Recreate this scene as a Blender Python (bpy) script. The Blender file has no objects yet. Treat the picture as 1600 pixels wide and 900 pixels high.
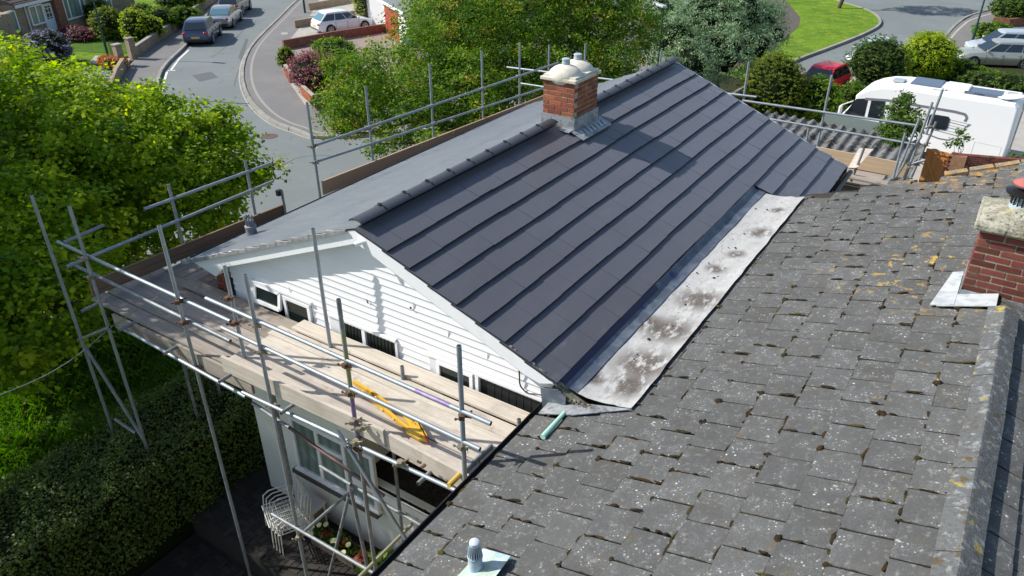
import bpy, bmesh, math, random
import numpy as np
from mathutils import Matrix, Vector
random.seed(7); RNG = np.random.default_rng(7)
sc = bpy.context.scene
COL = sc.collection
R = math.radians

# ------------------------------------------------------------------ camera
CAM = np.array([6.122, -5.6678, 3.5538]); YAW, PIT = -0.5840, 0.5236; FPX = 1182.28
Fv = np.array([math.sin(YAW)*math.cos(PIT), math.cos(YAW)*math.cos(PIT), -math.sin(PIT)])
Rv = np.array([math.cos(YAW), -math.sin(YAW), 0.0]); Uv = np.cross(Rv, Fv)
_r = -0.0036
Rv, Uv = Rv*math.cos(_r)+Uv*math.sin(_r), -Rv*math.sin(_r)+Uv*math.cos(_r)
cd = bpy.data.cameras.new("camera"); cam = bpy.data.objects.new("camera", cd); COL.objects.link(cam)
cd.sensor_width = 36; cd.lens = 36*FPX/1600; cd.clip_end = 2000; cd.clip_start = 0.1
mw = Matrix.Identity(4)
for i in range(3):
    mw[i][0] = Rv[i]; mw[i][1] = Uv[i]; mw[i][2] = -Fv[i]; mw[i][3] = CAM[i]
cam.matrix_world = mw
sc.camera = cam

# ------------------------------------------------------------------ sky, sun, exposure
SAZ, SEL = R(25), R(41)            # light travels towards +x (a little +y), downwards
w = bpy.data.worlds.new("World"); sc.world = w; w.use_nodes = True
nt = w.node_tree; nt.nodes.clear()
sky = nt.nodes.new('ShaderNodeTexSky'); sky.sky_type = 'NISHITA'; sky.sun_disc = False
sd = Vector((-math.cos(SEL)*math.cos(SAZ), -math.cos(SEL)*math.sin(SAZ), math.sin(SEL)))  # towards the sun
sky.sun_elevation = SEL; sky.sun_rotation = math.atan2(sd.x, sd.y)
bg = nt.nodes.new('ShaderNodeBackground'); bg.inputs[1].default_value = 0.125
wo = nt.nodes.new('ShaderNodeOutputWorld')
nt.links.new(sky.outputs[0], bg.inputs[0]); nt.links.new(bg.outputs[0], wo.inputs[0])
sl = bpy.data.lights.new("sun", 'SUN'); so = bpy.data.objects.new("sun", sl); COL.objects.link(so)
sl.energy = 4.6; sl.angle = R(0.53); sl.color = (1.0, 0.955, 0.89)
so.rotation_mode = 'QUATERNION'; so.rotation_quaternion = sd.to_track_quat('Z', 'Y')
sc.view_settings.view_transform = 'Standard'; sc.view_settings.look = 'None'
sc.view_settings.exposure = 0.45; sc.view_settings.gamma = 1

# ------------------------------------------------------------------ picture pixel -> real plane
def ray(u, v): return Fv + Rv*(u-800)/FPX - Uv*(v-450)/FPX
def PZ(u, v, z=-7.8): d = ray(u, v); return Vector(CAM + d*(z-CAM[2])/d[2])
def PY(u, v, y=0.0): d = ray(u, v); return Vector(CAM + d*(y-CAM[1])/d[1])
def PX(u, v, x=0.0): d = ray(u, v); return Vector(CAM + d*(x-CAM[0])/d[0])
def AT(u, v, dep): return Vector(CAM + ray(u, v)*dep)

# ------------------------------------------------------------------ objects
LOC = {}
def tag(o, label=None, cat=None, group=None, kind=None):
    if label: o['label'] = label
    if cat: o['category'] = cat
    if group: o['group'] = group
    if kind: o['kind'] = kind
    return o
def thing(name, label, cat, loc=(0, 0, 0), rz=0, group=None):
    o = bpy.data.objects.new(name, None); COL.objects.link(o); o.location = loc; o.rotation_euler = (0, 0, rz)
    o.empty_display_size = .2
    LOC[o.name] = Vector(loc) if rz == 0 else None
    return tag(o, label, cat, group)
def world_off(p):
    while p is not None and p.parent is not None: p = p.parent
    if p is None: return Vector((0, 0, 0))
    l = LOC.get(p.name)
    return l if l is not None else Vector((0, 0, 0))
class MB:
    def __init__(s): s.v = []; s.f = []; s.m = []
    def add(s, vs, fs, mi=0):
        n = len(s.v); s.v += [tuple(x) for x in vs]; s.f += [tuple(i+n for i in f) for f in fs]; s.m += [mi]*len(fs); return s
    def box(s, c, d, rz=0, mi=0, mat=None):
        x, y, z = d[0]/2, d[1]/2, d[2]/2
        vs = [Vector((a*x, b*y, e*z)) for a in (-1, 1) for b in (-1, 1) for e in (-1, 1)]
        if mat is not None: vs = [mat @ q for q in vs]
        elif rz: m = Matrix.Rotation(rz, 3, 'Z'); vs = [m @ q for q in vs]
        vs = [q+Vector(c) for q in vs]
        return s.add(vs, [(0, 1, 3, 2), (4, 6, 7, 5), (0, 4, 5, 1), (2, 3, 7, 6), (0, 2, 6, 4), (1, 5, 7, 3)], mi)
    def bb(s, lo, hi, mi=0): return s.box([(a+b)/2 for a, b in zip(lo, hi)], [b-a for a, b in zip(lo, hi)], mi=mi)
    def tube(s, p, q, r, n=8, r2=None, cap=True, mi=0):
        p = Vector(p); q = Vector(q); r2 = r if r2 is None else r2
        d = (q-p).normalized(); a = d.orthogonal().normalized(); b = d.cross(a)
        vs = [];
        for c, rr in ((p, r), (q, r2)):
            for i in range(n):
                t = 2*math.pi*i/n; vs.append(c+a*math.cos(t)*rr+b*math.sin(t)*rr)
        fs = [(i, (i+1) % n, n+(i+1) % n, n+i) for i in range(n)]
        if cap: fs += [tuple(range(n))[::-1], tuple(range(n, 2*n))]
        return s.add(vs, fs, mi)
    def path(s, pts, r, n=6):
        pts = [Vector(p) for p in pts]
        for a, b in zip(pts[:-1], pts[1:]): s.tube(a, b, r, n)
        return s
    def bar(s, p, q, wd, th, up=(0, 0, 1), mi=0):          # rectangular bar from p to q, th measured along up
        p = Vector(p); q = Vector(q); d = (q-p).normalized(); u = Vector(up); u = (u-d*u.dot(d)).normalized(); a = d.cross(u)
        vs = [c+a*(i*wd/2)+u*(j*th/2) for c in (p, q) for i in (-1, 1) for j in (-1, 1)]
        return s.add(vs, [(0, 1, 3, 2), (4, 6, 7, 5), (0, 4, 5, 1), (2, 3, 7, 6), (0, 2, 6, 4), (1, 5, 7, 3)], mi)
    def prism(s, poly, ext, mi=0, side=None):
        poly = [Vector(p) for p in poly]; e = Vector(ext); n = len(poly)
        k = len(s.v); s.v += [tuple(p) for p in poly]+[tuple(p+e) for p in poly]
        fs = [tuple(range(n))[::-1], tuple(range(n, 2*n))]; ms = [mi, mi]
        for i in range(n): fs.append((i, (i+1) % n, n+(i+1) % n, n+i)); ms.append(mi if side is None else side)
        s.f += [tuple(i+k for i in f) for f in fs]; s.m += ms; return s
    def sheet(s, poly): return s.add(poly, [tuple(range(len(poly)))])
    def lathe(s, c, prof, n=16, mi=0, ax=None):
        c = Vector(c); vs = []
        for r, z in prof:
            for i in range(n):
                t = 2*math.pi*i/n; v = Vector((r*math.cos(t), r*math.sin(t), z))
                vs.append(c+(ax @ v if ax else v))
        fs = []
        for j in range(len(prof)-1):
            for i in range(n): fs.append((j*n+i, j*n+(i+1) % n, (j+1)*n+(i+1) % n, (j+1)*n+i))
        fs += [tuple(range(n))[::-1], tuple(range((len(prof)-1)*n, len(prof)*n))]
        return s.add(vs, fs, mi)
    def blob(s, c, r, n=8, m=5, rot=0, jit=0):
        c = Vector(c); vs = []; cr, sr = math.cos(rot), math.sin(rot)
        for j in range(1, m):
            ph = math.pi*j/m
            for i in range(n):
                t = 2*math.pi*i/n; k = 1+random.uniform(-jit, jit)
                x, y, z = r[0]*math.sin(ph)*math.cos(t)*k, r[1]*math.sin(ph)*math.sin(t)*k, r[2]*math.cos(ph)*k
                vs.append(c+Vector((x*cr-y*sr, x*sr+y*cr, z)))
        vs += [c+Vector((0, 0, r[2])), c-Vector((0, 0, r[2]))]
        fs = []
        for j in range(m-2):
            for i in range(n): fs.append((j*n+i, (j+1)*n+i, (j+1)*n+(i+1) % n, j*n+(i+1) % n))
        T = len(vs)-2
        for i in range(n): fs.append((T, i, (i+1) % n)); fs.append((T+1, (m-2)*n+(i+1) % n, (m-2)*n+i))
        return s.add(vs, fs)
    def mesh(s, name, mats, smooth=None, off=None):
        me = bpy.data.meshes.new(name); v = s.v
        if off is not None and off.length > 0: v = [(a-off.x, b-off.y, c-off.z) for a, b, c in v]
        me.from_pydata(v, [], s.f)
        if not isinstance(mats, (list, tuple)): mats = [mats]
        for m in mats: me.materials.append(m)
        if len(mats) > 1: me.polygons.foreach_set('material_index', s.m)
        if smooth:
            me.polygons.foreach_set('use_smooth', [True]*len(me.polygons)); me.set_sharp_from_angle(angle=R(smooth))
        me.update(); return me
    def build(s, name, mats, parent=None, smooth=None, bevel=0, fix=True):
        me = s.mesh(name, mats, smooth, world_off(parent))
        if fix:
            b = bmesh.new(); b.from_mesh(me); bmesh.ops.recalc_face_normals(b, faces=b.faces); b.to_mesh(me); b.free()
        o = bpy.data.objects.new(name, me); COL.objects.link(o)
        if parent is not None: o.parent = parent
        if bevel:
            m = o.modifiers.new('bevel', 'BEVEL'); m.width = bevel; m.segments = 2; m.limit_method = 'ANGLE'; m.angle_limit = R(35)
        return o
def inst(name, me, M, parent):
    o = bpy.data.objects.new(name, me); COL.objects.link(o); o.parent = parent
    off = world_off(parent); o.matrix_basis = Matrix.Translation(-off) @ M
    return o
def struct(o): o['kind'] = 'structure'; return o
def stuff(o): o['kind'] = 'stuff'; return o
def kids(o): return [c for c in bpy.data.objects if c.parent == o]
def copy_tree(o, parent=None):
    c = o.copy(); COL.objects.link(c)
    if parent is not None: c.parent = parent
    for k in kids(o): copy_tree(k, c)
    return c

# ------------------------------------------------------------------ materials
MATS = {}
def mat(name, col, rough=.75, metal=0, spec=.4, layers=(), bump=None, rnd=0, coord='pos', hue=None, alpha=None, stretch=None, coat=0, sheen=0):
    m = bpy.data.materials.new(name); m.use_nodes = True; nt = m.node_tree; N = nt.nodes; Lk = nt.links
    b = N['Principled BSDF']; b.inputs['Roughness'].default_value = rough; b.inputs['Metallic'].default_value = metal
    b.inputs['Specular IOR Level'].default_value = spec; b.inputs['Coat Weight'].default_value = coat
    if sheen: b.inputs['Sheen Weight'].default_value = sheen; b.inputs['Sheen Roughness'].default_value = .45; b.inputs['Sheen Tint'].default_value = (.80, .88, 1, 1)
    if coord == 'pos': vec = N.new('ShaderNodeNewGeometry').outputs['Position']
    else: vec = N.new('ShaderNodeTexCoord').outputs['Object']
    oi = N.new('ShaderNodeObjectInfo')
    if coord == 'obj':
        mu = N.new('ShaderNodeMath'); mu.operation = 'MULTIPLY'; mu.inputs[1].default_value = 61.0; Lk.new(oi.outputs['Random'], mu.inputs[0])
        ad = N.new('ShaderNodeVectorMath'); ad.operation = 'ADD'; Lk.new(vec, ad.inputs[0]); Lk.new(mu.outputs[0], ad.inputs[1]); vec = ad.outputs[0]
    if stretch:
        mp = N.new('ShaderNodeMapping'); mp.inputs['Scale'].default_value = stretch; Lk.new(vec, mp.inputs[0]); vecS = mp.outputs[0]
    else: vecS = vec
    def tex(kind, scale, detail=5, v=vecS):
        if kind == 'noise':
            t = N.new('ShaderNodeTexNoise'); t.inputs['Detail'].default_value = detail; t.inputs['Roughness'].default_value = .62; out = t.outputs[0]
        elif kind == 'voro':
            t = N.new('ShaderNodeTexVoronoi'); out = t.outputs['Distance']
        elif kind == 'cell':
            t = N.new('ShaderNodeTexVoronoi'); out = t.outputs['Color']
        else:
            t = N.new('ShaderNodeTexWave'); t.inputs['Distortion'].default_value = 3; t.inputs['Detail'].default_value = 3; out = t.outputs[0]
        t.inputs['Scale'].default_value = scale; Lk.new(v, t.inputs['Vector']); return out
    cur = None
    def rgb(c):
        q = N.new('ShaderNodeRGB'); q.outputs[0].default_value = (*c, 1); return q.outputs[0]
    cur = rgb(col)
    for ly in layers:
        kind, scale, lo, hi, c = ly[:5]; fac = ly[5] if len(ly) > 5 else 1.0; opt = ly[6] if len(ly) > 6 else {}
        mr = N.new('ShaderNodeMapRange'); mr.inputs[1].default_value = lo; mr.inputs[2].default_value = hi
        mr.inputs[3].default_value = 0; mr.inputs[4].default_value = fac
        Lk.new(tex(kind, scale, opt.get('detail', 5), vec if opt.get('flat') else vecS), mr.inputs[0]); f = mr.outputs[0]
        if 'mask' in opt:                                   # second noise gates the first
            mk = N.new('ShaderNodeMapRange'); mk.inputs[1].default_value = opt['mask'][1]; mk.inputs[2].default_value = opt['mask'][2]
            Lk.new(tex('noise', opt['mask'][0], 3, vec), mk.inputs[0]); mm = N.new('ShaderNodeMath'); mm.operation = 'MULTIPLY'
            Lk.new(f, mm.inputs[0]); Lk.new(mk.outputs[0], mm.inputs[1]); f = mm.outputs[0]
        if 'edge' in opt:                                   # grime gathered along the lower edge and side joints of a tile
            oc = N.new('ShaderNodeTexCoord').outputs['Object']; sx = N.new('ShaderNodeSeparateXYZ'); Lk.new(oc, sx.inputs[0])
            def M2(op, a_, b_=None):
                q = N.new('ShaderNodeMath'); q.operation = op
                for i_, z_ in enumerate((a_, b_)):
                    if z_ is None: continue
                    if isinstance(z_, (int, float)): q.inputs[i_].default_value = z_
                    else: Lk.new(z_, q.inputs[i_])
                return q.outputs[0]
            ex = M2('SUBTRACT', opt['edge'][0], M2('ABSOLUTE', sx.outputs[0])); ey = M2('MINIMUM', sx.outputs[1], M2('SUBTRACT', opt['edge'][1], sx.outputs[1]))
            dmin = M2('MINIMUM', ex, ey); nz = M2('MULTIPLY', M2('SUBTRACT', tex('noise', 8, 4, vec), .42), .055)
            mk = N.new('ShaderNodeMapRange'); mk.inputs[1].default_value = .0; mk.inputs[2].default_value = -.008
            Lk.new(M2('SUBTRACT', dmin, nz), mk.inputs[0]); f = mk.outputs[0]
        if 'near' in opt:                                   # growth gathered round a place on the roof
            pt, r0, r1 = opt['near']; g = N.new('ShaderNodeNewGeometry'); dd = N.new('ShaderNodeVectorMath'); dd.operation = 'DISTANCE'
            Lk.new(g.outputs['Position'], dd.inputs[0]); dd.inputs[1].default_value = pt
            mk = N.new('ShaderNodeMapRange'); mk.inputs[1].default_value = r1; mk.inputs[2].default_value = r0; Lk.new(dd.outputs['Value'], mk.inputs[0])
            mm = N.new('ShaderNodeMath'); mm.operation = 'MULTIPLY'; Lk.new(f, mm.inputs[0]); Lk.new(mk.outputs[0], mm.inputs[1]); f = mm.outputs[0]
        mx = N.new('ShaderNodeMix'); mx.data_type = 'RGBA'; Lk.new(f, mx.inputs[0]); Lk.new(cur, mx.inputs[6])
        mx.inputs[7].default_value = (*c, 1); cur = mx.outputs[2]
    if rnd or hue:
        hs = N.new('ShaderNodeHueSaturation'); Lk.new(cur, hs.inputs['Color'])
        mr = N.new('ShaderNodeMapRange'); mr.inputs[3].default_value = 1-rnd; mr.inputs[4].default_value = 1+rnd; Lk.new(oi.outputs['Random'], mr.inputs[0])
        Lk.new(mr.outputs[0], hs.inputs['Value']); cur = hs.outputs[0]
        if hue:
            wn = N.new('ShaderNodeTexWhiteNoise'); wn.noise_dimensions = '1D'; Lk.new(oi.outputs['Random'], wn.inputs['W'])
            mr2 = N.new('ShaderNodeMapRange'); mr2.inputs[3].default_value = .5-hue; mr2.inputs[4].default_value = .5+hue; Lk.new(wn.outputs[0], mr2.inputs[0])
            Lk.new(mr2.outputs[0], hs.inputs['Hue'])
    Lk.new(cur, b.inputs['Base Color'])
    if bump:
        bp = N.new('ShaderNodeBump'); bp.inputs['Strength'].default_value = bump[1]; bp.inputs['Distance'].default_value = bump[2] if len(bump) > 2 else .01
        Lk.new(tex('noise', bump[0], 6), bp.inputs['Height']); Lk.new(bp.outputs[0], b.inputs['Normal'])
    MATS[name] = m; return m
def leafmat(name, ramp, trans=.35, rough=.5, spec=.4):
    m = bpy.data.materials.new(name); m.use_nodes = True; nt = m.node_tree; N = nt.nodes; Lk = nt.links
    b = N['Principled BSDF']; b.inputs['Roughness'].default_value = rough; b.inputs['Specular IOR Level'].default_value = spec
    at = N.new('ShaderNodeAttribute'); at.attribute_name = 'tone'
    cr = N.new('ShaderNodeValToRGB'); Lk.new(at.outputs['Fac'], cr.inputs[0])
    el = cr.color_ramp.elements
    while len(el) < len(ramp): el.new(.5)
    for i, (p, c) in enumerate(ramp): el[i].position = p; el[i].color = (*c, 1)
    Lk.new(cr.outputs[0], b.inputs['Base Color'])
    tr = N.new('ShaderNodeBsdfTranslucent'); Lk.new(cr.outputs[0], tr.inputs[0])
    hs = N.new('ShaderNodeHueSaturation'); hs.inputs['Value'].default_value = 1.7; hs.inputs['Saturation'].default_value = 1.1; Lk.new(cr.outputs[0], hs.inputs['Color']); Lk.new(hs.outputs[0], tr.inputs[0])
    mx = N.new('ShaderNodeMixShader'); mx.inputs[0].default_value = trans; Lk.new(b.outputs[0], mx.inputs[1]); Lk.new(tr.outputs[0], mx.inputs[2])
    Lk.new(mx.outputs[0], N['Material Output'].inputs[0]); return m

slate = mat('new_concrete_tile', (.080, .080, .091), .38, spec=.5, sheen=.15, coord='pos', stretch=(2.2, .8, 2.2), rnd=.05,
            layers=[('noise', 1.2, .40, .75, (.098, .098, .110), .8), ('noise', .45, .45, .70, (.070, .068, .078), .7), ('noise', 5, .54, .78, (.30, .31, .33), .55, {'mask': (.30, .50, .66)}),
                    ('noise', 40, .35, .7, (.074, .074, .086), .5)], bump=(140, .08, .002))
slate_sheen = mat('sheen_lightened_new_tile', (.118, .123, .136), .40, spec=.5, sheen=.2, rnd=.075, stretch=(1.2, 3.0, 1.2), layers=[('noise', 1.1, .42, .70, (.16, .165, .178), .7), ('noise', 5, .56, .76, (.25, .26, .27), .5)], bump=(140, .08, .002))  # left slope: sky sheen put into a lighter base colour, plus efflorescence streaks
slate_r = mat('new_ridge_tile', (.045, .050, .060), .5, spec=.45, coord='obj', rnd=.18, layers=[('noise', 30, .4, .7, (.062, .066, .078), .7)], bump=(120, .2, .003))
slate_edge = mat('tile_butt_edge', (.022, .023, .03), .7)
def _old(nm, extra): return mat(nm, (.094, .095, .091), .93, spec=.25, coord='obj', rnd=.11, hue=.006,
              layers=[('noise', 5, .40, .66, (.128, .131, .127), .8), ('noise', 2.2, .52, .68, (.078, .072, .060), .6), ('noise', 55, .45, .62, (.075, .077, .077), .75), ('noise', 11, .58, .7, (.085, .085, .075), .6), ('noise', 19, .56, .68, (.24, .24, .22), .55), ('noise', 6.5, .60, .68, (.115, .095, .065), .6),
                      ('voro', 28, .24, .13, (.52, .54, .52), .85, {'mask': (5, .50, .62), 'flat': 1}), ('voro', 12, .15, .09, (.56, .57, .54), .85, {'mask': (4, .53, .62)}),
                      ('voro', 75, .26, .15, (.36, .37, .36), .55, {'mask': (5, .50, .64)}),
                      ('noise', 7, .59, .63, (.46, .30, .06), .85, {'near': ((6.0, 3.5, -.6), .3, 1.6)}),
                      ('noise', 9, .66, .70, (.36, .25, .08), .7, {'near': ((6.3, 1.2, -.6), .6, 2.2)}),
                      ('noise', 6, .50, .60, (.45, .25, .05), .8, {'near': ((5.9, 7.1, -.7), .3, 1.2)})]+extra, bump=(70, .55, .005))
oldtile = _old('weathered_concrete_tile', [('noise', 1, 0, 1, (.030, .027, .020), .8, {'edge': (.1850, .366)})]); oldtile_far = _old('weathered_concrete_tile_far', [])
tiledirt = mat('tile_edge_grime', (.030, .026, .020), .95, coord='obj', layers=[('noise', 20, .5, .65, (.07, .055, .03), .8)])
ridgeold = mat('lichened_ridge_tile', (.12, .125, .125), .9, spec=.3, coord='obj', rnd=.12,
               layers=[('noise', 14, .52, .64, (.30, .33, .34), .7), ('noise', 30, .5, .62, (.09, .085, .07), .8), ('noise', 7, .62, .68, (.35, .26, .05), .9), ('noise', 10, .60, .66, (.10, .07, .03), .9)], bump=(45, .8, .01))
orangetile = mat('orange_lichened_verge_tile', (.36, .21, .07), .9, coord='obj', layers=[('noise', 9, .40, .56, (.15, .145, .13), .95), ('noise', 30, .55, .65, (.52, .33, .06), .8)], bump=(45, .6, .01))
moss = mat('moss', (.042, .028, .013), 1, spec=.1, layers=[('noise', 9, .42, .6, (.026, .022, .013), .9), ('noise', 3, .56, .66, (.085, .075, .018), .9)], bump=(90, 1, .01))
brick_o = mat('orange_red_brick', (.27, .088, .045), .9, spec=.25, coord='obj', rnd=.28, hue=.012, layers=[('noise', 16, .45, .65, (.20, .075, .045), .7), ('noise', 9, .62, .7, (.40, .30, .20), .5)], bump=(90, .5, .004))
brick_d = mat('dark_red_brick', (.155, .046, .034), .9, spec=.25, coord='obj', rnd=.35, hue=.012, layers=[('noise', 18, .45, .65, (.11, .042, .035), .8), ('noise', 12, .62, .70, (.13, .12, .10), .7)], bump=(90, .6, .004))
mortar = mat('mortar', (.42, .38, .30), .95, layers=[('noise', 14, .4, .6, (.27, .24, .19), .8)], bump=(80, .5, .004))
mortar_d = mat('buff_mortar', (.36, .32, .22), .95, layers=[('noise', 9, .4, .6, (.22, .20, .15), .8), ('noise', 6, .6, .68, (.45, .33, .06), .9)], bump=(80, .6, .006))
capstone = mat('chimney_cap_render', (.56, .52, .43), .9, layers=[('noise', 6, .46, .66, (.36, .32, .22), .8), ('noise', 18, .58, .68, (.20, .18, .13), .6)], bump=(30, .4, .01))
caplichen = mat('mossy_cap_concrete', (.40, .38, .30), .95, layers=[('noise', 7, .42, .58, (.22, .21, .15), .9), ('noise', 26, .55, .65, (.07, .07, .05), .9), ('noise', 5, .64, .68, (.48, .34, .04), .9)], bump=(30, 1, .02))
lead = mat('lead_flashing', (.24, .26, .28), .5, metal=.3, layers=[('noise', 5, .4, .6, (.40, .42, .43), .8), ('noise', 9, .56, .64, (.13, .11, .08), .7), ('noise', 22, .5, .7, (.14, .16, .19), .6)], bump=(14, .4, .01))
leadblue = mat('dark_lead_upstand', (.10, .12, .15), .5, metal=.2, layers=[('noise', 5, .45, .62, (.20, .23, .26), .7), ('noise', 3, .40, .30, (.03, .035, .14), .9)], bump=(12, .4, .01))
leadpale = mat('pale_flashing', (.44, .47, .48), .7, layers=[('noise', 6, .45, .60, (.30, .32, .33), .8), ('noise', 14, .62, .7, (.36, .32, .22), .6)], bump=(16, .3, .01))
_st = [((1092, 470), .30), ((1008, 503), .20), ((1045, 517), .32), ((1008, 572), .36), ((982, 606), .24), ((1188, 366), .20), ((1214, 330), .12), ((1118, 420), .15), ((930, 590), .12), ((1150, 398), .14)]
gutterfelt = mat('pale_valley_gutter', (.43, .435, .42), .78, layers=[('noise', 2.2, .42, .62, (.35, .35, .335), .8), ('noise', 13, .54, .66, (.26, .235, .20), .6), ('noise', 5, .60, .68, (.50, .51, .51), .6)]
                 + [('noise', 6, .38, .48, (.072, .055, .044), .90, {'near': (tuple(PZ(a[0], a[1], -1.36)), .45 * r, r * 1.3)}) for a, r in _st]
                 + [('noise', 30, .52, .66, (.30, .28, .25), .5), ('voro', 7, .09, .055, (.05, .035, .025), 1, {'mask': (3, .48, .54)})], stretch=(1.6, .7, 1), bump=(18, .3, .01))
upvc = mat('white_upvc', (.80, .81, .82), .35, spec=.5, layers=[('noise', 5, .5, .75, (.70, .71, .71), .5)])
upvcd = mat('weathered_white_upvc', (.66, .68, .70), .45, layers=[('noise', 8, .5, .7, (.50, .52, .52), .6)])
siding = mat('white_cladding_board', (.80, .81, .82), .45, coord='pos', rnd=.015, layers=[('noise', 1.3, .5, .8, (.70, .72, .73), .4)])
render_c = mat('pale_rendered_wall', (.76, .76, .67), .95, layers=[('noise', 2, .4, .7, (.66, .67, .58), .7), ('noise', 25, .5, .7, (.78, .78, .70), .5)], bump=(60, .3, .004))
glassd = mat('dark_window_glass', (.010, .018, .016), .10, spec=.5)
glassg = mat('curtained_window_glass', (.20, .27, .24), .12, spec=.7, layers=[('wave', 1.6, .1, 1.0, (.11, .15, .135), .7)])
blackin = mat('dark_interior_panel', (.012, .014, .015), .6)
slatdark = mat('dark_green_slat', (.028, .042, .032), .5)
galv = mat('galvanised_tube', (.27, .31, .34), .48, metal=.45, coord='pos', layers=[('noise', 6, .42, .65, (.38, .42, .45), .7), ('noise', 22, .6, .7, (.18, .17, .16), .7)])
galvd = mat('weathered_scaffold_tube', (.19, .21, .225), .55, metal=.35, layers=[('noise', 7, .45, .65, (.34, .36, .37), .7), ('noise', 14, .62, .7, (.20, .13, .09), .7)])
purple = mat('purple_painted_tube', (.20, .13, .30), .5, metal=.3, layers=[('noise', 9, .4, .6, (.30, .28, .36), .7)])
mosstube = mat('lichened_tube', (.24, .27, .10), .7, layers=[('noise', 16, .45, .6, (.26, .28, .28), .8)])
redtube = mat('red_banded_tube', (.20, .11, .10), .6, layers=[('noise', 6, .45, .55, (.10, .09, .09), .9)])
rust = mat('rusty_coupler', (.11, .065, .045), .8, metal=.4, layers=[('noise', 20, .4, .6, (.19, .10, .055), .8)])
brassc = mat('plated_coupler', (.38, .34, .24), .5, metal=.6, layers=[('noise', 20, .4, .6, (.20, .18, .14), .8)])
woodnew = mat('pale_scaffold_board', (.50, .445, .375), .85, coord='obj', rnd=.13, hue=.006, stretch=(.45, 9, 9),
              layers=[('noise', 3, .40, .66, (.37, .32, .26), .8), ('noise', 9, .5, .7, (.60, .56, .49), .6), ('noise', 1.6, .52, .66, (.30, .27, .23), .6, {'flat': 1}), ('noise', 3.5, .60, .68, (.27, .20, .15), .55, {'flat': 1})], bump=(26, .3, .004))
woodold = mat('weathered_scaffold_board', (.29, .25, .21), .9, coord='obj', rnd=.18, hue=.01, stretch=(.45, 9, 9),
              layers=[('noise', 3, .40, .62, (.22, .18, .145), .8), ('noise', 8, .5, .7, (.42, .38, .33), .6), ('noise', 2.5, .6, .68, (.13, .11, .09), .6, {'flat': 1})], bump=(26, .4, .005))
woodbrown = mat('brown_toe_board', (.20, .13, .085), .9, coord='obj', rnd=.15, stretch=(9, .45, 9), layers=[('noise', 3, .4, .62, (.12, .08, .055), .8), ('noise', 2.5, .6, .68, (.06, .05, .035), .7, {'flat': 1})], bump=(26, .4, .005))
woodtan = mat('tan_toe_board', (.36, .25, .17), .85, coord='obj', rnd=.12, stretch=(9, .45, 9), layers=[('noise', 3, .4, .62, (.34, .22, .14), .8)], bump=(26, .3, .004))
gatewood = mat('orange_gate_board', (.56, .23, .06), .6, coord='obj', rnd=.12, stretch=(9, 9, .5), layers=[('noise', 3, .3, .75, (.46, .18, .05), .5)])
yellow = mat('yellow_painted_steel', (.62, .36, .025), .45, spec=.5, layers=[('noise', 14, .6, .68, (.16, .09, .04), .8)])
yellowcap = mat('yellow_end_cap', (.55, .36, .07), .6)
mint = mat('mint_green_plastic', (.36, .62, .47), .55)
blackpl = mat('black_plastic', (.014, .015, .017), .35)
cablem = mat('brown_cable', (.045, .025, .025), .5)
asphalt = mat('road_asphalt', (.165, .185, .182), .93, spec=.25, layers=[('noise', .35, .42, .66, (.195, .218, .215), .8), ('noise', 9, .4, .7, (.145, .158, .155), .5), ('noise', .9, .60, .70, (.105, .115, .115), .5)], bump=(60, .3, .004))
pavem = mat('footway_asphalt', (.165, .160, .155), .95, layers=[('noise', .5, .42, .66, (.205, .195, .185), .8), ('noise', 7, .4, .7, (.13, .128, .125), .5)], bump=(60, .3, .004))
drive_b = mat('block_paved_drive', (.24, .185, .16), .95, layers=[('noise', 6, .4, .65, (.30, .24, .20), .8)], bump=(30, .3, .005))
concrete = mat('concrete', (.37, .35, .31), .95, layers=[('noise', 2, .42, .66, (.29, .27, .235), .8), ('noise', 12, .5, .7, (.42, .40, .36), .5)], bump=(40, .3, .005))
kerbm = mat('kerb_concrete', (.27, .255, .22), .95, rnd=.12, layers=[('noise', 3, .42, .66, (.28, .27, .25), .8)])
whiteline = mat('white_road_paint', (.70, .70, .68), .8, layers=[('noise', 10, .55, .7, (.35, .35, .35), .7)])
soil = mat('soil', (.045, .040, .022), 1, spec=.1, layers=[('noise', 3, .4, .6, (.030, .045, .015), .8)], bump=(12, 1, .05))
earthpath = mat('worn_earth', (.10, .085, .07), 1, layers=[('noise', 3, .4, .6, (.075, .065, .052), .8)])
turf = mat('lawn_turf', (.07, .14, .018), .95, spec=.1, layers=[('noise', 1.2, .42, .62, (.05, .11, .014), .8), ('noise', 9, .45, .7, (.10, .19, .02), .6), ('noise', 2.5, .58, .7, (.11, .085, .035), .6)], bump=(25, 1, .04))
verge = mat('verge_turf', (.15, .26, .02), .95, spec=.1, layers=[('noise', .35, .42, .62, (.085, .17, .015), .9), ('noise', 1.6, .48, .66, (.25, .31, .035), .85), ('noise', 8, .48, .62, (.075, .15, .015), .6), ('noise', 3, .62, .70, (.24, .20, .08), .6)], bump=(14, 1, .08))
litter = mat('leaf_litter', (.022, .017, .014), .9, layers=[('noise', 16, .5, .6, (.05, .036, .024), .9), ('noise', 30, .66, .7, (.18, .16, .12), .9)], bump=(30, 1, .04))
paver = mat('dark_paving_brick', (.034, .030, .026), .9, coord='obj', rnd=.35, hue=.01, layers=[('noise', 14, .4, .6, (.024, .022, .02), .8)], bump=(60, .5, .005))
sand = mat('paving_joint', (.035, .032, .025), 1)
corr = mat('corrugated_sheet', (.13, .135, .13), .9, layers=[('noise', 3, .42, .62, (.19, .195, .19), .8), ('noise', 5, .47, .56, (.030, .022, .014), .95, {'mask': (1.2, .36, .5)})], bump=(30, .4, .01))
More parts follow.
